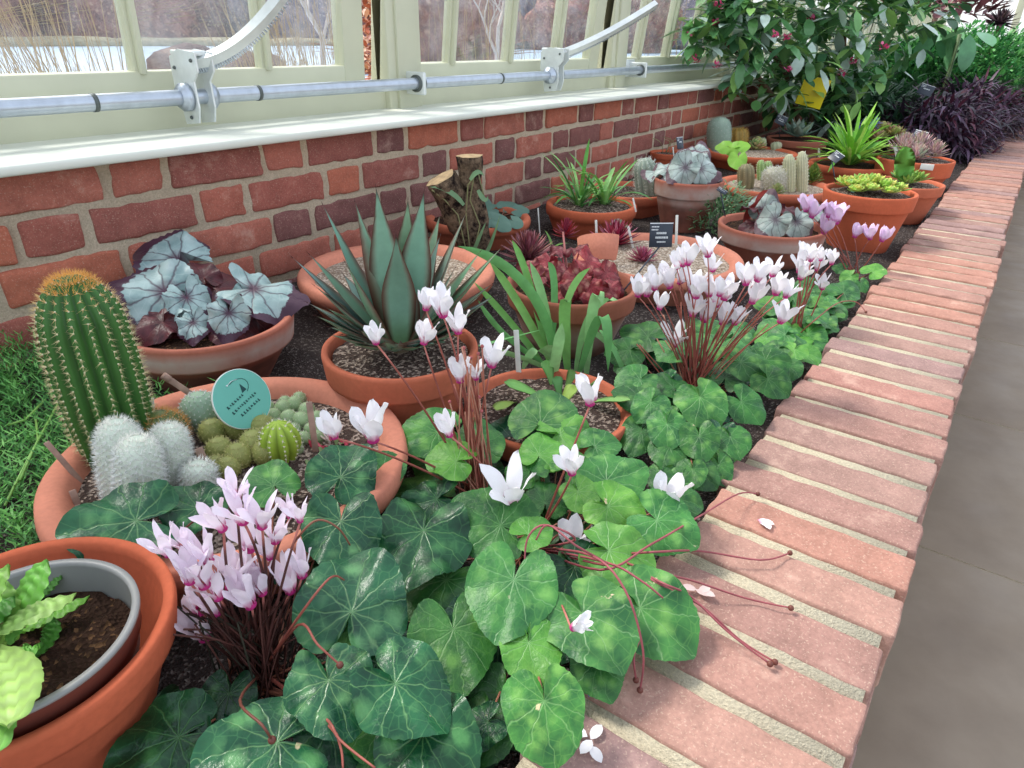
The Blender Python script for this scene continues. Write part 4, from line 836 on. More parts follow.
# --- plant B: white cyclamen, centre
random.seed(33)
cB = W(535, 548, SOIL+.005); cB2 = W(478, 500, SOIL+.005); cB3 = W(610, 555, SOIL+.03)
tB = thing('cyclamen_plant', 'white flowered cyclamen in the centre foreground spilling its leaves over the kerb', 'flowering plant', cB, 'cyclamens in the bed')
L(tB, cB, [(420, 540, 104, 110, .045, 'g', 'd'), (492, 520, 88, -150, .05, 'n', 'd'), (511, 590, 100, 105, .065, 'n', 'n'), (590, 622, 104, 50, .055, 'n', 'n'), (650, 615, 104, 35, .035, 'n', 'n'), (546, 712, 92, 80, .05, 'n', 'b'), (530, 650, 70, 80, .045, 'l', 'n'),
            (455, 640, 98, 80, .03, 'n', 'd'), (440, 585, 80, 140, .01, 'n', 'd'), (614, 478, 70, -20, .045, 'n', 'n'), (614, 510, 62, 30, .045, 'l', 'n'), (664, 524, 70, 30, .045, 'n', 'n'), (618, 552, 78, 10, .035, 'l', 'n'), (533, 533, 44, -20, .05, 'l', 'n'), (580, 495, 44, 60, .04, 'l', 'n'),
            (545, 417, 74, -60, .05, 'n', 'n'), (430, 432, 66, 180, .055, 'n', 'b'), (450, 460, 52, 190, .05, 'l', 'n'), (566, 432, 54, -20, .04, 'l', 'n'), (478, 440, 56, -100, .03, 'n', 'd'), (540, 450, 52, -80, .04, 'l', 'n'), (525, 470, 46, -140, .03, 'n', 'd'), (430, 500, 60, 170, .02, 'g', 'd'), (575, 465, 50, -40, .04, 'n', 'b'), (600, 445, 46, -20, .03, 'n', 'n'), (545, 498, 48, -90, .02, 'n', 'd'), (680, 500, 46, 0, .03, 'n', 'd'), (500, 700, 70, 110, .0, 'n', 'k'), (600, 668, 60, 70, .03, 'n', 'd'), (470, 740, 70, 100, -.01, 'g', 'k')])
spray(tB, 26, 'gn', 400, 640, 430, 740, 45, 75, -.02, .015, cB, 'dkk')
FB = [(376, 334+8, 22, cB2, 0), (424, 342, 24, cB2, 0), (443, 314, 30, cB2, .0), (426, 308, 22, cB2, 0), (458, 331, 26, cB2, .01), (492, 364, 30, cB2, 0), (460, 380, 26, cB2, 0), (476, 378, 18, cB2, .0), (449, 434, 26, cB, 0), (373, 438, 40, cB2, -.06), (334, 436, 26, cB2, -.06), (590, 402, 32, cB, .05), (511, 502, 42, cB, -.02), (572, 472, 28, cB, 0), (573, 548, 36, cB, -.02), (665, 506, 38, cB, .03)]
for x, y, h, cc, dd in FB: flower(tB, x, y, h, cc, 'w', dd, sr=.0012)
flower(tB, 573, 628, 22, cB, 'w', 0, 1.2, z=.07)
for i in range(26):           # tall stems still carrying buds or nothing
    x = random.choice((rnd(430, 500), rnd(445, 485), rnd(450, 480))); e = WD(x, rnd(345, 430), hd(cB2)+rnd(-.02, .03)); g = G(); q = cB2+Vector((rnd(-.02, .03), rnd(-.02, .02), -.005)); m_ = (q+e)/2+Vector((rnd(-.01, .01), rnd(-.01, .01), 0)); tube(g, curve3(e, m_, q, 8), .0010, 5, random.choice([lin(176, 112, 96), lin(150, 84, 72), lin(196, 140, 118)]))
    if i % 2: ball(g, e, .0022, 6, 5, lin(170, 90, 90))
    g.obj('tall_stem', STEM, tB)
for i in range(24):
    a = rnd(-.5, 1.2); q = cB+Vector((rnd(-.02, .02), rnd(-.02, .02), 0)); e = q+Vector((rnd(-.03, .08), rnd(-.06, .03), rnd(.0, .04))); g = G(); tube(g, curve3(q, (q+e)/2+Vector((0, 0, .02)), e, 6), .0011, 5, random.choice([lin(186, 130, 112), lin(150, 88, 74), lin(198, 172, 140)])); g.obj('crown_stalk', STEM, tB)
K = .006
for pts in ([(640, 690, K), (643, 650, .05), (625, 590, .09), (590, 555, .085)], [(663, 598, .06), (640, 580, .07), (605, 562, .06)], [(790, 553, K), (760, 560, .012), (700, 551, .02), (655, 552, .05)], [(791, 608, K), (745, 598, .006), (690, 580, .025), (645, 570, .045)], [(775, 662, K), (740, 640, .008), (700, 605, .03), (652, 580, .045)], [(770, 664, .008), (728, 632, .02), (690, 596, .035), (660, 582, .05)], [(758, 494, .008), (738, 494, .018), (700, 516, .04), (650, 545, .05), (600, 570, .05)], [(636, 680, K), (634, 655, .03), (640, 620, .02)], [(536, 540, .09), (548, 525, .105), (575, 545, .10), (605, 565, .06)], [(525, 578, .06), (527, 540, .09), (545, 525, .1), (575, 540, .08)]):
    bare_stem(tB, pts, cB3 if pts[-1][0] > 620 else cB, pts[0][2] < .05, lin(150, 78, 84))
# --- plant C
random.seed(44)
cC = W(690, 395, SOIL+.005); tC = thing('cyclamen_plant', 'dense white flowered cyclamen in front of the gravel pan, beside the kerb', 'flowering plant', cC, 'cyclamens in the bed')
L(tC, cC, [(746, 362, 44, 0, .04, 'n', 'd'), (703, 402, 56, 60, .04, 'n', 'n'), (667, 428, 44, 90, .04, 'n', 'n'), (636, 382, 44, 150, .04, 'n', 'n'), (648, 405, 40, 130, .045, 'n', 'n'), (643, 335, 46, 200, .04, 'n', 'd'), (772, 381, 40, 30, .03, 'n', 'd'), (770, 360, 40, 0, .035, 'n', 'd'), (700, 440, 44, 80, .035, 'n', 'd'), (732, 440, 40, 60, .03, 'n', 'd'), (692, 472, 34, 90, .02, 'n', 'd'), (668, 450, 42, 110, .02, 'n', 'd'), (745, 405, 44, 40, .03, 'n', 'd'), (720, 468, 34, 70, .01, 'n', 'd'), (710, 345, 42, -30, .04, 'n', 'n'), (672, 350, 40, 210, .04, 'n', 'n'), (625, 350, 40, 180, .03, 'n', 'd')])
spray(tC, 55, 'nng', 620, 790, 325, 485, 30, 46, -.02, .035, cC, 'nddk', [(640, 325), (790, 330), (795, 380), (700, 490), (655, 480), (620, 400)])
for (x, y) in ((235, 345), (262, 345), (300, 385), (285, 325), (330, 320), (370, 255), (352, 262), (360, 310), (400, 335), (445, 225), (460, 270), (450, 345), (400, 405), (435, 420), (495, 355), (480, 345), (490, 430), (527, 430), (560, 310), (580, 365), (600, 325), (640, 285), (650, 340), (680, 350), (665, 425), (345, 495), (385, 250), (330, 290), (410, 350), (470, 375), (595, 300)):
    flower(tC, 560+.332*x, 180+.332*y, rnd(16, 24), cC, 'w', rnd(-.03, .03), sr=.0011)
flower(tC, 700, 452, 26, cC, 'w', -.12, foot=W(672, 475, SOIL))
for i in range(30):
    g = G(); q = cC+Vector((rnd(-.03, .04), rnd(-.02, .02), -.005)); e = WD(rnd(630, 770), rnd(300, 350), hd(cC)+rnd(-.03, .05)) if i < 14 else q+Vector((rnd(-.06, .1), rnd(-.07, .04), rnd(.01, .04))); tube(g, curve3(q, (q+e)/2+Vector((0, 0, .03 if i >= 14 else .0)), e, 6), .0011, 4, random.choice([lin(176, 112, 90), lin(150, 84, 66), lin(190, 140, 110)])); g.obj('bare_stalk', STEM, tC)
# --- plant D
random.seed(55)
cD = W(795, 338, SOIL+.005); tD = thing('cyclamen_plant', 'small white flowered cyclamen further along the kerb, behind the dense white one', 'flowering plant', cD, 'cyclamens in the bed')
spray(tD, 44, 'nnl', 760, 860, 282, 372, 22, 36, -.015, .03, cD, 'nnd', [(760, 290), (800, 280), (850, 290), (860, 318), (800, 372), (762, 360)])
for (x, y, h) in ((722, 275, 20), (735, 240, 18), (755, 240, 16), (790, 325, 16), (818, 250, 14), (785, 240, 12), (725, 295, 18), (745, 255, 16), (772, 270, 14)): flower(tD, 560+.332*x+(10 if x < 760 else 0)*.0, 180+.332*y, h, cD, 'w', rnd(-.02, .05), sr=.0012)
bare_stem(tD, [(866, 312, .008), (856, 302, .02), (838, 303, .03), (815, 320, .03)], cD)
# --- plant E
random.seed(66)
cE = W(852, 278, SOIL+.005); tE = thing('cyclamen_plant', 'tiny mauve pink flowered cyclamen in bare soil beside the kerb, below the tall orange pot', 'flowering plant', cE, 'cyclamens in the bed')
L(tE, cE, [(875, 271, 26, -30, .02, 'l', 'n'), (849, 277, 18, 150, .01, 'l', 'n'), (862, 285, 16, 60, .005, 'n', 'd'), (840, 268, 14, 190, .0, 'n', 'd')])
for (x, y, h, dd) in ((855, 236, 15, 0), (870, 238, 15, 0), (882, 240, 16, 0), (812, 216, 18, .0), (836, 222, 20, 0), (824, 232, 18, 0), (806, 210, 16, 0), (828, 216, 15, 0)): flower(tE, x, y, h, cE, 'm', dd, sr=.0012)
# petals dropped on the kerb
for i, (x, y, lb) in enumerate(((760, 522, 'white fallen cyclamen bloom lying on the brick kerb'), (698, 592, 'faded fallen bloom on the kerb beside the spilling leaves'), (590, 742, 'withered white petals at the near end of the kerb'))):
    g = G(); p = W(x, y, .004)
    for k in range(4): blade(g, p+Vector((rnd(-.004, .004), rnd(-.004, .004), .001)), rnd(0, 6.3), .25, .016, .0045, .5, 5, 'oval', .3, c=WH if i != 1 else lin(226, 204, 200), basec=MG if i == 0 else None)
    tag(g.obj('fallen_bloom', PETAL), lb, 'petal', 'blooms fallen on the kerb')
g = G(); p = W(592, 690, .004)
for k in range(3): blade(g, p+Vector((rnd(-.003, .003), 0, .001)), rnd(0, 6.3), .3, .008, .002, .5, 4, 'oval', .3, c=lin(150, 120, 190))
tag(g.obj('fallen_petal', PETAL), 'tiny violet petal scrap on the kerb below the green leaves', 'petal')
# ------------------------------------------------------------------ plants in the pots
random.seed(77)
REX = m_cyc('rex_begonia_leaf', lin(128, 156, 156), lin(172, 196, 194), lin(206, 220, 218), .5, .4, lin(70, 36, 60), lin(82, 42, 66), lin(76, 48, 66), .03, .75)
SILV = m_cyc('silver_begonia_leaf', lin(140, 158, 150), lin(186, 200, 192), lin(216, 224, 218), .5, .5, lin(84, 74, 80), lin(110, 92, 104), lin(110, 84, 92), .03, .6)
MAR = m_cyc('maroon_leaf', lin(58, 26, 32), lin(96, 40, 48), lin(130, 66, 72), .3, .4, lin(140, 90, 84), None, None, .02, .3)
REDB = m_cyc('red_begonia_leaf', lin(112, 34, 42), lin(158, 62, 70), lin(196, 140, 124), .7, .5, lin(90, 30, 36), None, lin(96, 28, 36), .03, .5)
HR = [heart_mesh('rex_leaf', REX, 200+i, .4, .2, .07, lobes=.07, tip=1.2) for i in range(4)]; HS = [heart_mesh('silver_leaf', SILV, 220+i, .5, .22, .03) for i in range(4)]
HMr = [heart_mesh('maroon_leaf', MAR, 240+i, .5, .16, .03) for i in range(3)]; HRd = [heart_mesh('red_leaf', REDB, 260+i, .6, .28, .1) for i in range(4)]
def root(info, dx=0, dy=0): return Vector((info['c'].x+dx, info['c'].y+dy, info['zs']))
# rex begonia
i3 = pP3; t = i3['t']; rt = root(i3); z = i3['zs']
for (x, y, w_, a, dz, f, M_) in ((170, 256, 72, 205, .085, .45, HR), (155, 290, 80, 190, .07, .6, HR), (188, 302, 48, 70, .055, .5, HR), (262, 290, 76, 8, .065, .25, HR), (228, 318, 44, 95, .045, .7, HR), (222, 287, 58, -20, .05, .2, HMr), (193, 326, 34, 90, .03, .5, HR), (178, 318, 60, 120, .03, .4, HMr), (232, 330, 50, 60, .02, .3, HMr), (206, 300, 56, -60, .04, .3, HMr), (158, 325, 44, 150, .03, .4, HMr), (250, 312, 50, 40, .035, .5, HMr), (202, 274, 40, -120, .07, .6, HMr), (240, 300, 40, 160, .05, .5, HR)):
    placeleaf(t, random.choice(M_), x, y, w_, a, z+dz, f, (1, 1, 1), rt, stc=lin(120, 50, 50), sr=.0018)
# agave
t = pP4['t']; rt = root(pP4); rt.z += .013; AG = lin(122, 160, 136); AGE = lin(110, 66, 52); AGT = lin(70, 34, 28)
tips = [(323, 205, .02), (355, 202, .03), (376, 188, .0), (408, 200, .02), (424, 192, .0), (396, 236, -.05), (466, 213, .01), (502, 247, -.01), (480, 252, .02), (293, 258, -.0), (310, 255, .02), (315, 286, -.02), (308, 303, -.03), (316, 316, -.05), (330, 335, -.07), (492, 284, -.02), (494, 296, -.04), (486, 303, -.05), (466, 328, -.07), (362, 228, .03), (385, 222, .04), (440, 236, .03), (340, 240, .04), (455, 268, -.03), (345, 262, -.02), (385, 342, -.10), (425, 336, -.09), (360, 330, -.09), (440, 215, .05), (404, 262, .0)]
ra_ = random.Random(3)
for i in range(24):
    a = i*2.4; tips.append((398+ra_.uniform(60, 86)*math.cos(a), 306+ra_.uniform(34, 50)*math.sin(a), -.09*math.sin(a)))
for i in range(15):
    a = i*.419; tips.append((399+70*math.cos(a)*ra_.uniform(.85, 1.05), 322+25*math.sin(a)*ra_.uniform(.8, 1.1), -.085*math.sin(a)))
g = G(); tube(g, [rt-Vector((0, 0, .03)), rt+Vector((0, 0, .012))], [.014, .009], 12, lin(96, 84, 64)); g.obj('leaf_base', SUCC, t)
for i, (x, y, dd) in enumerate(tips):
    e = WD(x, y, hd(rt)+dd); d = e-rt; hz = Vector((d.x, d.y, 0)); mid = rt+hz*.55+Vector((0, 0, max(d.z*.35, d.z*.5+.0) if d.z > .05 else .022)); o = hz.normalized() if hz.length > .004 else -Vector((RZ.x, RZ.y, 0)).normalized()
    s = Vector((-o.y, o.x, 0)); pts = curve3(rt+o*.012+Vector((0, 0, .002)), mid, e, 12); Ln = sum((pts[k+1]-pts[k]).length for k in range(12)); wd = min(.0235, .0170+Ln*.035); sidev = s
    if d.z > .07 and hz.length < .05: sidev = RX.copy(); sidev.z = 0
    g = G(); c_ = tuple(q*rnd(.85, 1.15) for q in (AG if i != 4 else AG)); ribbon(g, pts, [wd*SH['agave'](k/12) for k in range(13)], sidev.normalized(), .28, .16, c=c_, edge=AGE, tipc=AGT, basec=lin(120, 156, 110)); spine(g, e, (pts[-1]-pts[-3]), .007, .0006, AGT); g.obj('leaf', SUCC, t)
# flat blue-green leaves of the low pot by the stump
t = pP6['t']; z = pP6['zs']
for (x, y, w_, a) in ((480, 222, 22, 20), (495, 218, 24, -10), (508, 206, 22, -30), (520, 210, 18, 0), (490, 210, 18, 170), (503, 224, 20, 40), (470, 214, 20, 200), (515, 222, 18, 30), (484, 202, 16, -90)):
    placeleaf(t, heart_mesh('leaf', LEAF, 300+x, .3, .05, 0, cf=lambda r, a, v: lin(96, 132, 116), rings=3, seg=24), x, y, w_, a, z+rnd(.012, .03), .4, stalk=(W(495, 216, z)), sr=.0012)
# strappy clump by the wall
def strap_clump(t, info, cents, n_, L0, L1, w0, w1, cols, el0=.7, el1=1.5, b0=.3, b1=1.5, name='leaf', shape='strap', single=False, n=7):
    g = G()
    for (dx, dy) in cents:
        c0 = root(info, dx, dy)
        for i in range(n_):
            if single: g = G()
            a = rnd(0, 6.283); L_ = rnd(L0, L1); blade(g, c0+Vector((math.cos(a), math.sin(a), 0))*rnd(0, .012), a, rnd(el0, el1), L_, rnd(w0, w1), rnd(b0, b1), n, shape, .35, c=random.choice(cols))
            if single: g.obj(name, LEAF, t)
    if not single: g.obj('leaves', LEAF, t)
GR = [lin(96, 160, 72), lin(122, 180, 84), lin(84, 146, 78), lin(140, 190, 110)]
strap_clump(pP7['t'], pP7, ((-.02, .03), (.04, -.02)), 30, .09, .20, .004, .0065, GR, .6, 1.5, .3, 2.0, single=True)
cactus('column_cactus', 'grey woolly column cactus behind the strappy green leaves', WD(650, 205, hd(root(pP8))), WD(644, 158, hd(root(pP8))), .04, 12, .12, lin(150, 164, 148), lin(238, 240, 232), 5, .012, lin(220, 224, 214), .0006, rows=14, dirj=1)
cactus('column_cactus', 'short bristly grey cactus right of the taller woolly column', WD(662, 205, hd(root(pP8))-.02), WD(662, 178, hd(root(pP8))-.02), .028, 12, .12, lin(140, 158, 130), lin(220, 224, 210), 5, .012, lin(208, 214, 198), .0006, rows=10, dirj=1)
# sawn stump with a climbing stem
b0 = WD(468, 250, 1.665); b0.z = SOIL; t = thing('tree_stump', 'sawn forked tree stump, dark barked with pale cut tops, behind the agave', 'stump', b0)
def log(pts, rads, name):
    g = G(); P = []; Rr = []
    for i in range(len(pts)-1):
        for k in range(6): u = k/6; P.append(pts[i]*(1-u)+pts[i+1]*u); Rr.append(rads[i]*(1-u)+rads[i+1]*u)
    P.append(pts[-1]); Rr.append(rads[-1]); seg = 28; T0 = len(g.v); tube(g, P, Rr, seg, cap=True)
    for i in range(len(g.v)):
        v = Vector(g.v[i]); ax = P[min(i//seg, len(P)-1)]; d = v-ax; g.v[i] = tuple(ax+d*(1+.22*noise.noise(v*45)+.15*noise.noise(v*14)))
    o = g.obj(name, BARK, t); g2 = G(); d = (P[-1]-P[-2]).normalized(); M = d.to_track_quat('Z', 'Y').to_matrix().to_4x4(); M.translation = P[-1]+d*.0006; lathe(g2, [(0, .002), (Rr[-1]*.6, .002), (Rr[-1]*.98, 0)], 24, wob=.25, seed=1); g2.obj('cut_top', m_plain('cut_wood', lin(176, 150, 116), .8, .1, .35, 60), t, True, M)
D0 = hd(b0); q1 = WD(476, 236, D0); log([b0, q1, WD(471, 190, D0+.01), WD(470, 156, D0+.01)], [.045, .036, .029, .031], 'trunk'); log([WD(474, 246, D0), WD(458, 212, D0-.01), WD(441, 178, D0-.02)], [.04, .037, .036], 'branch_stub')
g = G()
for pts in (((470, 250), (466, 215), (468, 185), (478, 172), (484, 196)), ((474, 252), (480, 225), (470, 200), (474, 176)), ((466, 250), (458, 215), (445, 200), (432, 190))):
    P = [WD(a, b, D0-.05) for a, b in pts]; Q = []
    for i in range(len(P)-1): Q += [P[i]*(1-k/4)+P[i+1]*(k/4) for k in range(4)]
    tube(g, Q+[P[-1]], .0017, 6, lin(130, 130, 90))
vn = thing('climbing_stem', 'thin climbing plant with narrow leaves twining up the sawn stump', 'climbing plant', WD(470, 256, D0-.05)); g.obj('stem', STEM, vn)
for a, b, c_ in (((464, 205), (450, 186), (430, 187)), ((470, 180), (478, 166), (484, 176)), ((478, 190), (486, 206), (488, 196)), ((482, 262), (492, 245), (500, 215)), ((470, 260), (478, 240), (486, 222))):
    g = G(); ribbon(g, curve3(WD(*a, D0-.055), WD(*b, D0-.06), WD(*c_, D0-.055), 7), [.006*SH['lance'](k/7) for k in range(8)], Vector((.3, .2, 1)), .2, c=lin(120, 156, 112)); g.obj('leaf', LEAF, vn)
# gravel pan: red rosettes
def rosette(g, c0, R, n_, wd, cols, e0=.15, e1=1.4, thick=.35, shape='spoon', up=0, tipc=None, fold=.15, bend=-.2):
    for i in range(n_):
        v = i/n_; a = i*2.39996; el = e0+(e1-e0)*v; L_ = R*(1-.45*v); blade(g, Vector(c0)+Vector((0, 0, up*v)), a, el, L_, wd*(1-.3*v), bend, 5, shape, fold, thick, c=tuple(q*rnd(.85, 1.12) for q in random.choice(cols)), tipc=tipc)
def rosette_thing(name, label, px, py, z, wpx, n_, wd, cols, cat='succulent', group=None, **k):
    c0 = W(px, py, z); t = thing(name, label, cat, c0, group); g = G(); R = wpx/2*pxm(c0); rosette(g, c0+Vector((0, 0, .002)), R, n_, wd*R, cols, **k); g.obj('leaves', SUCC, t); return t
RD = [lin(150, 44, 70), lin(178, 72, 96), lin(124, 36, 58), lin(196, 120, 136)]
rosette_thing('red_rosette', 'deep red spiky rosette at the left of the gravel pan', 615, 245, pP9['zs'], 62, 60, .09, RD, e1=1.3, up=.02, thick=.5, shape='lance')
rosette_thing('red_rosette', 'paler pink-red rosette low in front of the black sign', 642, 262, pP9['zs'], 40, 50, .1, [lin(176, 96, 120), lin(160, 70, 92)], e1=1.2, up=.01, thick=.5, shape='lance')
rosette_thing('green_rosette', 'small grey-green rosette at the back of the gravel pan', 617, 232, pP9['zs'], 26, 40, .2, [lin(140, 160, 130), lin(170, 150, 140)], up=.015)
rosette_thing('tiny_rosette', 'tiny pale rosette half buried in the gravel pan near the white flowers', 668, 272, pP9['zs'], 16, 24, .25, [lin(176, 186, 150)])
rosette_thing('red_mat_plant', 'dusty pink mat of tiny leaves spreading left of the red-leaved pot', 528, 262, SOIL+.02, 70, 130, .07, [lin(150, 84, 92), lin(120, 70, 76), lin(176, 120, 122)], up=.03, shape='lance', e0=.0, e1=1.5)
rosette_thing('red_mat_plant', 'small crimson tuft between the strappy pan and the gravel pan', 566, 238, SOIL+.05, 34, 60, .1, [lin(176, 50, 62), lin(150, 60, 80)], up=.03, shape='lance')
# crinkled red begonia
t = pP10['t']; z = pP10['zs']; rt = root(pP10)
for i, (x, y, w_, a, dz, f) in enumerate(((590, 262, 44, 20, .06, .4), (575, 282, 46, 120, .05, .6), (608, 275, 40, 40, .045, .5), (545, 262, 40, 180, .05, .4), (560, 250, 34, 230, .06, .4), (590, 290, 40, 90, .035, .7), (536, 278, 34, 160, .03, .5), (612, 290, 34, 30, .03, .6), (565, 293, 34, 120, .025, .6), (580, 248, 30, -80, .075, .3), (528, 266, 30, 190, .04, .5), (555, 272, 34, 100, .06, .5))):
    placeleaf(t, HRd[i % 4], x, y, w_*.72, a, z+dz*.8, f, random.choice([(1, 1, 1), (.8, .8, .9), (1.3, 1.0, 1.05)]), rt, stc=lin(170, 70, 80), sr=.0018)
g = G(); tube(g, [W(569, 320, SOIL+.02), WD(568, 280, hd(W(569, 320, SOIL))), WD(563, 232, hd(W(569, 320, SOIL)))], [.0028, .0026, .002], 8, lin(196, 122, 116)); g.obj('flower_stalk', STEM, t)
p = W(590, 262, z+.02); g = G(); lathe(g, [(.040, -.002), (.046, .02), (.050, .055), (.055, .056), (.052, .02), (.046, -.002)], 16); tt = g
shard = G()
for i, v in enumerate(g.v): pass
keep = [v for v in range(len(g.v)) if (v % 16) < 7]; mp = {v: i for i, v in enumerate(keep)}
shard.add([g.v[v] for v in keep], [tuple(mp[i] for i in f) for f in g.f if all(i in mp for i in f)]); o = shard.obj('pot_shard', T_PINK, None, True, Matrix.Translation(W(600, 262, SOIL+.055)) @ Matrix.Rotation(2.2, 4, 'Z') @ Matrix.Rotation(.5, 4, 'X')); tag(o, 'broken curved pink terracotta shard between the red leaves and the gravel pan', 'pot shard')
# strap-leaved plant in the bed
c0 = W(556, 372, SOIL); D = hd(c0); t = thing('strappy_plant', 'arching bright green strap-leaved plant growing beside the red-leaved pot', 'leafy plant', c0)
for (a, b, c_, wd, dd) in (((556, 365), (545, 265), (458, 246), .0085, -.02), ((550, 362), (520, 300), (490, 262), .007, .02), ((548, 360), (530, 270), (512, 240), .006, .06), ((552, 360), (548, 300), (530, 262), .007, 0), ((560, 352), (562, 285), (590, 268), .006, .05), ((585, 392), (594, 262), (603, 304), .009, -.03), ((578, 385), (612, 250), (608, 372), .008, -.05), ((568, 375), (560, 285), (570, 302), .0095, -.05), ((550, 408), (556, 360), (562, 323), .0085, -.14), ((548, 365), (500, 340), (478, 300), .005, .0), ((545, 368), (520, 330), (474, 282), .006, .03), ((540, 330), (500, 340), (478, 346), .0045, -.06), ((550, 370), (520, 355), (494, 350), .006, -.04), ((600, 330), (618, 350), (626, 380), .004, -.05), ((556, 365), (535, 330), (522, 372), .007, -.03), ((560, 360), (535, 345), (560, 345), .008, -.05), ((575, 380), (585, 290), (618, 300), .006, -.0), ((550, 360), (560, 270), (548, 262), .006, .04), ((640, 395), (600, 330), (590, 332), .005, -.02), ((640, 395), (660, 440), (668, 415), .006, -.18)):
    g = G(); A = WD(*a, D+dd*.3); A.z = max(A.z, SOIL+.0); P = curve3(A, WD(*b, D+dd), WD(*c_, D+dd), 12); P = [Vector((q.x, q.y, max(q.z, SOIL+.004))) for q in P]
    ribbon(g, P, [wd*SH['strap'](k/12) for k in range(13)], Vector((.5, -.75, .15)), .3, c=random.choice([lin(130, 190, 104), lin(142, 200, 112), lin(112, 176, 104), lin(156, 206, 140)])); g.obj('leaf', LEAF, t)
# fleshy leaves of the pot among the cyclamen
t = pP11['t']; z = pP11['zs']
for (a, b, w_, cc) in (((548, 402), (504, 382), .017, lin(116, 170, 88)), ((552, 385), (545, 360), .012, lin(110, 162, 84)), ((566, 392), (574, 370), .011, lin(118, 160, 90)), ((560, 400), (556, 376), .01, lin(96, 150, 84)), ((572, 402), (556, 424), .013, lin(140, 176, 78)), ((585, 404), (630, 400), .0125, lin(126, 170, 96)), ((560, 410), (575, 385), .013, lin(150, 180, 84)), ((516, 402), (496, 410), .012, lin(140, 170, 80)), ((540, 408), (520, 424), .012, lin(130, 168, 80)), ((580, 395), (600, 380), .01, lin(120, 164, 88))):
    A = W(*a, z); B = W(*b, z+.035); g = G(); s = (B-A).cross(Vector((0, 0, 1))).normalized(); ribbon(g, curve3(A, (A+B)/2+Vector((0, 0, .012)), B, 8), [w_*SH['spoon'](k/8) for k in range(9)], s, .35, .3, c=cc, edge=tuple(q*.8 for q in cc)); g.obj('leaf', SUCC, t)
# grey begonia with curled maroon leaf
t = pP12['t']; z = pP12['zs']; rt = root(pP12)
for (x, y, w_, a, dz, f, M_) in ((765, 205, 34, -70, .06, .75, HS), (772, 222, 36, 140, .045, .6, HS), (798, 225, 34, 60, .035, .6, HS), (757, 208, 30, -110, .06, .05, HMr), (815, 212, 30, 0, .05, .3, HS), (788, 210, 24, 20, .05, .2, HMr), (752, 226, 26, 170, .02, .3, HMr)):
    placeleaf(t, random.choice(M_), x, y, w_, a, z+dz, f, (.85, .85, .85) if M_ is HS else (1, 1, 1), rt, stc=lin(130, 60, 56), sr=.002)
g = G(); P = curve3(W(745, 228, z), WD(748, 200, hd(rt)), WD(768, 190, hd(rt)-.02), 8); ribbon(g, P, [.018*SH['oval'](k/8) for k in range(9)], Vector((.5, -.3, .8)), .6, c=lin(140, 48, 44)); g.obj('curled_leaf', LEAF, t)
# rumpled silver begonia
t = pP13['t']; z = pP13['zs']; rt = root(pP13)
for (x, y, w_, a, dz, f) in ((692, 160, 40, -90, .06, .6), (704, 170, 34, 20, .04, .6), (682, 170, 34, 140, .045, .7), (692, 176, 30, 80, .02, .7), (665, 170, 30, 180, .03, .3), (672, 176, 24, 160, .02, .5), (712, 176, 24, 20, .02, .5), (698, 150, 28, -60, .08, .4), (655, 172, 26, 185, .02, .2), (686, 154, 24, -120, .07, .5)):
    placeleaf(t, random.choice(HS), x, y, w_, a, z+dz, f, (1.0, 1.0, 1.02), rt, stc=lin(120, 50, 60), sr=.003)
g = G()
for i in range(5): p = root(pP14, rnd(-.02, .02), rnd(-.02, .02)); tube(g, curve3(p, p+Vector((rnd(-.03, .03), rnd(-.03, .03), .06)), p+Vector((rnd(-.08, .08), rnd(-.06, .06), .07)), 6), .0015, 5, lin(150, 140, 100))
g.obj('dry_sticks', STEM, pP14['t'])
# cacti in the far pans
def far_cactus(label, px, py, top, w_, info, colr, spc, ribs=0, group=None, amp=.1, name='small_cactus', spn=3, spl=.006):
    z = info['zs']; b = W(px, py, z); e = WD(px, top, hd(b)); return cactus(name, label, b, e, w_/2*pxm(b), ribs, amp, colr, spc, spn, spl, spc, .0006, rows=12, dirj=1, group=group)
far_cactus('tall pale finger cactus, left of the two', 789, 192, 154, 12, pP15, lin(196, 196, 158), lin(228, 226, 200), 14)
far_cactus('tall pale finger cactus, right of the two, slightly leaning', 802, 192, 151, 11, pP15, lin(202, 200, 164), lin(232, 230, 204), 14)
far_cactus('short pale finger cactus between the two tall ones', 797, 188, 160, 9, pP15, lin(190, 190, 150), lin(228, 226, 200), 14)
far_cactus('brownish square-topped stubby cactus at the left of the broad pan', 746, 188, 164, 16, pP15, lin(140, 130, 96), lin(190, 176, 140), 10)
far_cactus('slim light green cactus behind the white-haired ball', 761, 180, 160, 8, pP15, lin(150, 180, 110), lin(226, 226, 190), 8)
far_cactus('second slim light green cactus beside the first slim one', 768, 180, 161, 8, pP15, lin(150, 180, 110), lin(226, 226, 190), 8)
far_cactus('white-haired round cactus in the middle of the broad pan', 775, 191, 167, 24, pP15, lin(176, 172, 150), lin(232, 228, 220), 0, spn=8, spl=.012)
rosette_thing('moss_plant', 'dark green bushy cushion at the right of the finger cacti', 811, 184, pP15['zs'], 26, 120, .12, [lin(96, 124, 52), lin(120, 140, 60)], up=.05, e0=.1, e1=1.5)
rosette_thing('pale_tuft', 'pale yellow-green tuft at the front of the broad pan', 776, 196, pP15['zs'], 24, 60, .12, [lin(178, 184, 130), lin(160, 170, 110)], up=.02)
far_cactus('grey-green oval pad cactus standing at the left of the mixed pan', 719, 150, 117, 24, pP16, lin(136, 156, 140), lin(200, 206, 196), 0, name='pad_cactus')
far_cactus('small golden spiny ball cactus beside the pad cactus', 738, 146, 128, 18, pP16, lin(170, 140, 70), lin(222, 176, 96), 10, spn=7, spl=.014)
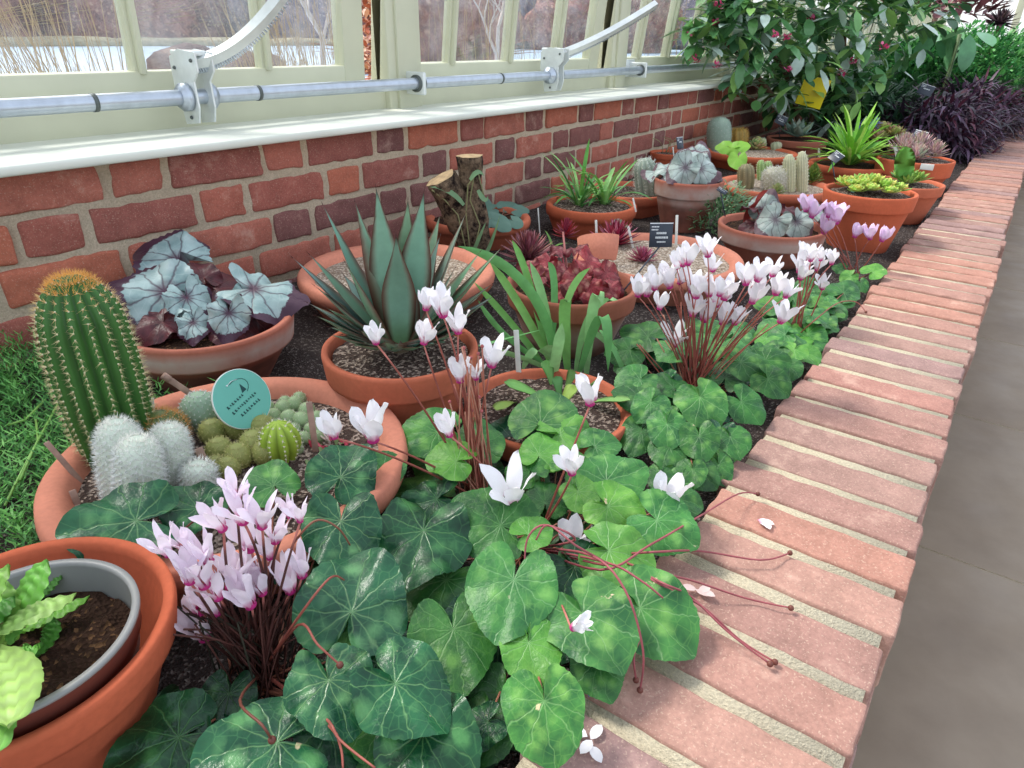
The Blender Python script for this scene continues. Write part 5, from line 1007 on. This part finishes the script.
far_cactus('little upright cream green cactus near the back of the mixed pan', 762, 148, 138, 8, pP16, lin(190, 196, 150), lin(226, 226, 200), 8)
far_cactus('tiny pale cactus at the right end of the mixed pan', 776, 150, 142, 10, pP16, lin(180, 186, 150), lin(226, 226, 200), 8)
t = thing('bright_leaf_plant', 'fresh light green plant with a big drooping leaf over the pan rim', 'leafy plant', W(735, 156, pP16['zs']))
for (x, y, w_, a, dz) in ((738, 160, 20, 95, .04), (724, 146, 17, 190, .06), (743, 146, 16, -30, .06), (733, 148, 16, 150, .05)): placeleaf(t, heart_mesh('leaf', LEAF, 400+x, .4, .1, .02, cf=lambda r, a, v: lin(150, 206, 78), rings=3, seg=24), x, y, w_, a, pP16['zs']+dz, .5, stalk=W(738, 152, pP16['zs']), sr=.002)
rosette_thing('pale_tuft', 'cluster of small cream-green offsets in the mixed pan', 756, 150, pP16['zs'], 24, 50, .2, [lin(180, 190, 130), lin(200, 180, 130)], up=.03)
g = G(); rosette(g, root(pP17)+Vector((0, 0, .02)), .13, 16, .03, [lin(136, 158, 138), lin(110, 138, 122)], e0=.2, e1=1.3, thick=.15, shape='agave'); g.obj('leaves', SUCC, pP17['t'])
YG = [lin(132, 196, 66), lin(160, 214, 84), lin(104, 170, 66), lin(186, 220, 110)]
strap_clump(pP18['t'], pP18, ((0, 0),), 90, .14, .27, .006, .010, YG, .5, 1.5, .2, 1.6)
def cluster(info, n_, rr_, R, wd, cols, nl=26, **k):
    g = G()
    for i in range(n_):
        a = i*2.4; q = math.sqrt((i+.5)/n_)*rr_; rosette(g, root(info, q*math.cos(a), q*math.sin(a))+Vector((0, 0, .012+.02*(1-q/rr_))), R*rnd(.8, 1.2), nl, wd, cols, **k)
    return g
cluster(pP19, 12, .075, .038, .010, [lin(160, 200, 90), lin(186, 212, 104), lin(196, 196, 96)]).obj('rosettes', SUCC, pP19['t'])
cluster(pP20, 6, .05, .045, .008, [lin(110, 160, 70), lin(140, 176, 80)], shape='lance').obj('rosettes', SUCC, pP20['t'])
g = G(); p = root(pP20, -.04, -.0); ribbon(g, curve3(p, p+Vector((.0, .02, .09)), p+Vector((-.05, .02, .13)), 8), [.03*SH['oval'](k/8) for k in range(9)], Vector((.4, -1, 0)), .3, .1, c=lin(104, 168, 72)); g.obj('broad_leaf', SUCC, pP20['t'])
cluster(pP21, 5, .085, .075, .010, [lin(190, 160, 158), lin(206, 176, 170), lin(170, 140, 140), lin(176, 178, 150)], 60, shape='lance', e1=1.5, up=.03).obj('rosettes', SUCC, pP21['t'])
p = WD(927, 167, hd(pP21['c'])-pP21['R']-.003); n_ = (CAM-p); n_.z = 0; n_.normalize(); s = Vector((-n_.y, n_.x, 0)); M = Matrix((s, Vector((0, 0, 1)), n_)).transposed().to_4x4(); M.translation = p
g = G(); rbox(g, (-.022, -.011, -.001), (.022, .011, .001), .001, (2, 2, 1), M=M); g.obj('sticker', WHITEP, pP21['t'])
# low shrubby sedum between the pots
def tuft(t, name, ctr, R, n_, L0, L1, wd, cols, mat=LEAF, shape='oval', shell=.55, elr=(-.3, 1.2), ymax=9, ymin=-9, bend=.4, nseg=3, zmin=SOIL, kind=None, leafthick=0):
    g = G(); k = 0; tries = 0
    while k < n_ and tries < n_*6:
        tries += 1; a = rnd(0, 6.283); e = math.asin(rnd(-.35, 1)); q = rnd(shell, 1)**.6; d = Vector((math.cos(a)*math.cos(e)*R[0], math.sin(a)*math.cos(e)*R[1], math.sin(e)*R[2]))
        nn = 1+.25*noise.noise(d*3.1/max(R)+Vector((ctr[0], 0, 0))*1.7); p = Vector(ctr)+d*q*nn
        if not ymin < p.y < ymax or p.z < zmin: continue
        blade(g, p, a+rnd(-.9, .9), rnd(*elr), rnd(L0, L1), wd*rnd(.7, 1.2), rnd(0, bend*2), nseg, shape, .2, leafthick, c=random.choice(cols)); k += 1
    o = g.obj(name, mat, t)
    if kind: o['kind'] = kind
    return o
c0 = W(717, 230, SOIL); t = thing('sedum_clump', 'bushy blue-green clump of tiny leaves between the stained and gravel pots', 'leafy plant', c0)
tuft(t, 'foliage', (c0.x, c0.y, SOIL+.04), (.11, .10, .10), 1500, .015, .028, .003, [lin(104, 146, 100), lin(128, 168, 118), lin(84, 124, 84), lin(150, 180, 130)], shell=.3)
# feathery groundcover at the left
g = G(); r_ = random.Random(5)
for i in range(1500):
    x, y = r_.uniform(-.05, .50), r_.uniform(.70, 1.31); 
    if (x-pP2['c'].x)**2+(y-pP2['c'].y)**2 < (pP2['R']+.02)**2*.9 or (x-pP3['c'].x)**2+(y-pP3['c'].y)**2 < (pP3['R'])**2 or (x-pP1['c'].x)**2+(y-pP1['c'].y)**2 < .02: continue
    h = r_.uniform(.03, .065)*(1.25 if y > 1.15 else 1); a = r_.uniform(0, 6.28); lean = Vector((math.cos(a), math.sin(a), 0))*r_.uniform(0, .03); p = Vector((x, y, SOIL)); c_ = random.choice([lin(88, 152, 74), lin(108, 172, 86), lin(70, 132, 66), lin(126, 190, 100)])
    for k in range(16):
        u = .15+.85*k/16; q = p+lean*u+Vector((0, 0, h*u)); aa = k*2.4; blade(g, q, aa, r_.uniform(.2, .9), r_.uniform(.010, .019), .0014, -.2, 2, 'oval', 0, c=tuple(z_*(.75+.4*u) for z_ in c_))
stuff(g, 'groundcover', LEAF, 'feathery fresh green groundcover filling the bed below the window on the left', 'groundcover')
for i in range(3):
    g = G(); P = [[(5, 505), (30, 455), (60, 400)], [(8, 425), (25, 420), (45, 400)], [(20, 480), (38, 440), (36, 420)]][i]; tube(g, [W(*q, SOIL+.05) for q in P], .0016, 5, lin(130, 176, 88)); tag(g.obj('trailing_stem', STEM), ['long pale trailing stem rising through the green groundcover, nearest the bowl', 'short pale trailing stem at the left edge of the groundcover', 'middle pale trailing stem in the groundcover'][i], 'stem')
# small seedling between pots
c0 = W(552, 248, SOIL); t = thing('seedling', 'tiny two-leaved green seedling in the dark soil left of the gravel pan', 'seedling', c0)
for a, e in ((2.5, 1.0), (-.6, .5), (1.4, 1.3)): g = G(); blade(g, c0, a, e, .055, .005, .8, 5, 'lance', .2, c=lin(130, 180, 90)); g.obj('leaf', LEAF, t)
# ------------------------------------------------------------------ shrubs at the far end
random.seed(88)
DG = [lin(84, 132, 80), lin(108, 160, 92), lin(70, 116, 78), lin(146, 192, 106), lin(184, 204, 192), lin(92, 144, 88)]  # the pale bluish one paints glossy highlights as leaf colour
c0 = Vector((4.2, 1.0, SOIL)); t = thing('flowering_shrub', 'tall glossy-leaved shrub with small pink flower clusters at the end of the window sill', 'shrub', c0)
cs_ = [(WD(770, 50, 4.0), (.42, .34, .32)), (WD(722, 40, 3.75), (.24, .2, .24)), (WD(845, 35, 4.4), (.45, .4, .4)), (WD(815, 85, 4.2), (.32, .28, .22)), (WD(790, 0, 4.2), (.6, .4, .4)), (WD(880, 0, 4.6), (.5, .4, .4))]
for k, (ce, R) in enumerate(cs_):
    g = G(); cnt = 0
    while cnt < 330:
        a = rnd(0, 6.283); e = math.asin(rnd(-.8, 1)); q = rnd(.3, 1)**.5; p = ce+Vector((math.cos(a)*math.cos(e)*R[0], math.sin(a)*math.cos(e)*R[1], math.sin(e)*R[2]))*q
        if (p.y > 1.25 and p.z < .45) or p.y > 1.42 or p.z > 1.3: cnt += .3; continue
        m_ = rnd(0, 6.283)
        for j in range(3): blade(g, p, m_+j*2.1+rnd(-.4, .4), rnd(-.9, .7), rnd(.085, .14), rnd(.018, .028), rnd(.2, 1.0), 4, 'oval', .22, c=random.choice(DG))
        cnt += 3
    g.obj('foliage', LEAFG, t)
for k, (ce, R) in enumerate(cs_[:4]):
    b = c0+Vector((rnd(-.05, .05), rnd(-.05, .05), 0)); g = G(); tube(g, curve3(b, (b+ce)/2+Vector((rnd(-.1, .1), rnd(-.1, 0), .05)), ce, 8), [.016-.001*i for i in range(9)], 8, lin(104, 80, 62)); g.obj('branch', STEM, t)
PKF = [lin(206, 70, 120), lin(226, 120, 160), lin(180, 54, 100)]
for x, y in ((689, 36), (718, 66), (718, 6), (695, 60), (884, 47), (812, 20), (806, 12), (786, 38), (775, 36), (789, 70), (852, 62), (842, 74), (715, 24)):
    p = WD(x, y, 3.55+rnd(-.05, .05) if x < 800 else 3.95); g = G()
    for i in range(14): blade(g, p+Vector((rnd(-.015, .015), rnd(-.015, .015), rnd(-.012, .012))), rnd(0, 6.3), rnd(-.3, 1.3), .022, .007, .3, 3, 'oval', .2, c=random.choice(PKF))
    g.obj('flower_cluster', PETAL, t)
p = WD(813, 92, 3.95); v = (CAM-p).normalized(); s = v.cross(Vector((0, 0, 1))).normalized(); u = s.cross(v); M = Matrix((s, u, v)).transposed().to_4x4() @ Matrix.Rotation(.2, 4, 'Z'); M.translation = p
g = G(); rbox(g, (-.062, -.068, -.001), (.062, .068, .001), .001, (1, 1, 1), M=M); tag(g.obj('sticky_trap', m_plain('yellow_card', lin(226, 204, 20), .4, .4, .03)), 'bright yellow sticky trap card hanging in the shrub', 'insect trap')
g = G(); FG = [lin(70, 140, 80), lin(96, 166, 92), lin(56, 116, 66), lin(118, 184, 104)]
c0 = Vector((6.4, .55, SOIL)); t = thing('fine_leaved_shrub', 'dense bright green shrub of tiny leaves behind the purple foliage', 'shrub', c0)
for ce, R in ((WD(955, 78, 6.3), (.7, .55, .34)), (WD(1000, 85, 6.8), (.7, .5, .36)), (WD(905, 85, 5.9), (.5, .4, .3))): tuft(t, 'foliage', ce, R, 6000, .03, .06, .010, FG, shell=.5, ymax=1.25, bend=.3)
tuft(t, 'undergrowth', (6.2, .6, .0), (1.3, .55, .42), 1500, .08, .14, .02, [lin(40, 78, 46), lin(52, 94, 54)], shell=.2, ymax=1.25)
PU = [lin(62, 44, 62), lin(84, 60, 82), lin(44, 34, 46), lin(110, 86, 112), lin(96, 48, 66)]
t = thing('purple_foliage_plant', 'mass of dark purple strappy foliage spilling over the far end of the kerb', 'leafy plant', (4.6, .4, SOIL))
for ce, R, n_ in (((4.5, .42, .03), (.45, .30, .22), 1500), ((5.3, .36, .05), (.5, .32, .26), 1500), ((6.3, .2, .02), (.6, .38, .2), 1300), ((7.6, .1, .02), (.7, .4, .2), 1200)): tuft(t, 'foliage', ce, R, n_, .09, .16, .008, PU, shape='lance', shell=.3, bend=1.0, nseg=4, elr=(-.5, 1.0), zmin=SOIL if ce[0] < 6 else .004)
t = thing('dark_leafy_plant', 'dark green arching leafy plant between the shrub and purple foliage', 'leafy plant', (4.6, .7, SOIL))
tuft(t, 'foliage', (4.6, .78, .08), (.5, .3, .22), 900, .08, .16, .013, [lin(52, 88, 58), lin(70, 112, 72), lin(40, 70, 52)], shape='lance', shell=.3, bend=.8, nseg=4, ymax=1.28)
rt_ = WD(893, 135, 4.0); t = thing('aeonium', 'cluster of yellow-pink rosettes behind the grassy pot', 'succulent', (rt_.x, rt_.y, SOIL))
for dx, dy, dz in ((0, 0, 0), (.05, .06, .01), (-.04, .06, -.02), (.06, -.04, -.03), (-.02, -.06, -.03)): g = G(); q = rt_+Vector((dx, dy, dz)); rosette(g, q, .075, 40, .014, [lin(206, 196, 130), lin(190, 150, 120), lin(170, 180, 100)], e0=.1); tube(g, [(q.x, q.y, SOIL), q+Vector((0, 0, .01))], .008, 6, lin(130, 100, 80)); g.obj('rosette', SUCC, t)
p = WD(868, 127, 3.85); t = thing('blue_flower_cluster', 'small pale blue flower head beside the yellow-pink rosettes', 'flower', (p.x, p.y, SOIL)); g = G()
for i in range(60): blade(g, p+Vector((rnd(-.05, .05), rnd(-.05, .05), rnd(-.02, .03))), rnd(0, 6.3), rnd(0, 1.3), .02, .008, .3, 3, 'oval', .2, c=random.choice([lin(150, 160, 206), lin(120, 130, 186)]))
g.obj('petals', PETAL, t); g = G(); tube(g, [(p.x, p.y, SOIL), p], .004, 6, lin(90, 130, 70)); g.obj('stem', STEM, t)
t = thing('burgundy_plant', 'dusky burgundy leaved plant beyond the green shrub, top right', 'leafy plant', (7.6, .75, SOIL)); tuft(t, 'foliage', WD(938, 8, 7.0), (.45, .4, .25), 260, .1, .17, .035, [lin(130, 74, 84), lin(160, 100, 106), lin(96, 52, 62)], shell=.3)
g = G(); p = WD(938, 8, 7.0); tube(g, [(p.x, p.y, SOIL), p], .02, 6, lin(110, 84, 66)); g.obj('stem', STEM, t)
p = WD(1000, 22, 6.6); t = thing('dark_aeonium', 'near-black spiky rosette on a bare stalk at the top right', 'succulent', (p.x, p.y, SOIL)); g = G(); rosette(g, p, .16, 44, .02, [lin(52, 34, 44), lin(76, 50, 60)], e0=-.5, shape='lance'); g.obj('rosette', SUCC, t); g = G(); tube(g, [(p.x, p.y, SOIL), p], .015, 6, lin(120, 96, 76)); g.obj('stalk', STEM, t)
p = WD(960, 34, 5.4); t = thing('palmate_plant', 'plant with a few large blue-green drooping leaves above the fine green shrub', 'leafy plant', (p.x, p.y, SOIL))
for i in range(14): g = G(); blade(g, p+Vector((rnd(-.3, .35), rnd(-.1, .1), rnd(-.03, .03))), rnd(0, 6.3), rnd(-1.2, .1), rnd(.18, .26), .05, .5, 6, 'oval', .15, c=random.choice([lin(84, 140, 96), lin(104, 156, 108)])); g.obj('leaf', LEAFG, t)
g = G(); tube(g, [(p.x, p.y, SOIL), p], .012, 6, lin(90, 110, 70)); g.obj('stem', STEM, t)
# end wall of the glasshouse
g = G(); rbox(g, (13.9, -4, -.42), (14.1, 1.6, .45), .01, (1, 1, 1)); 
for y in (-3.4, -2.6, -1.8, -1.0, -.2, .6, 1.4): rbox(g, (13.95, y, .44), (14.05, y+.09, 2.4), .005, (1, 1, 1))
rbox(g, (13.94, -4, 2.3), (14.06, 1.6, 2.45), .005, (1, 1, 1)); tag(g.obj('wall_back', CREAM), kind='structure')
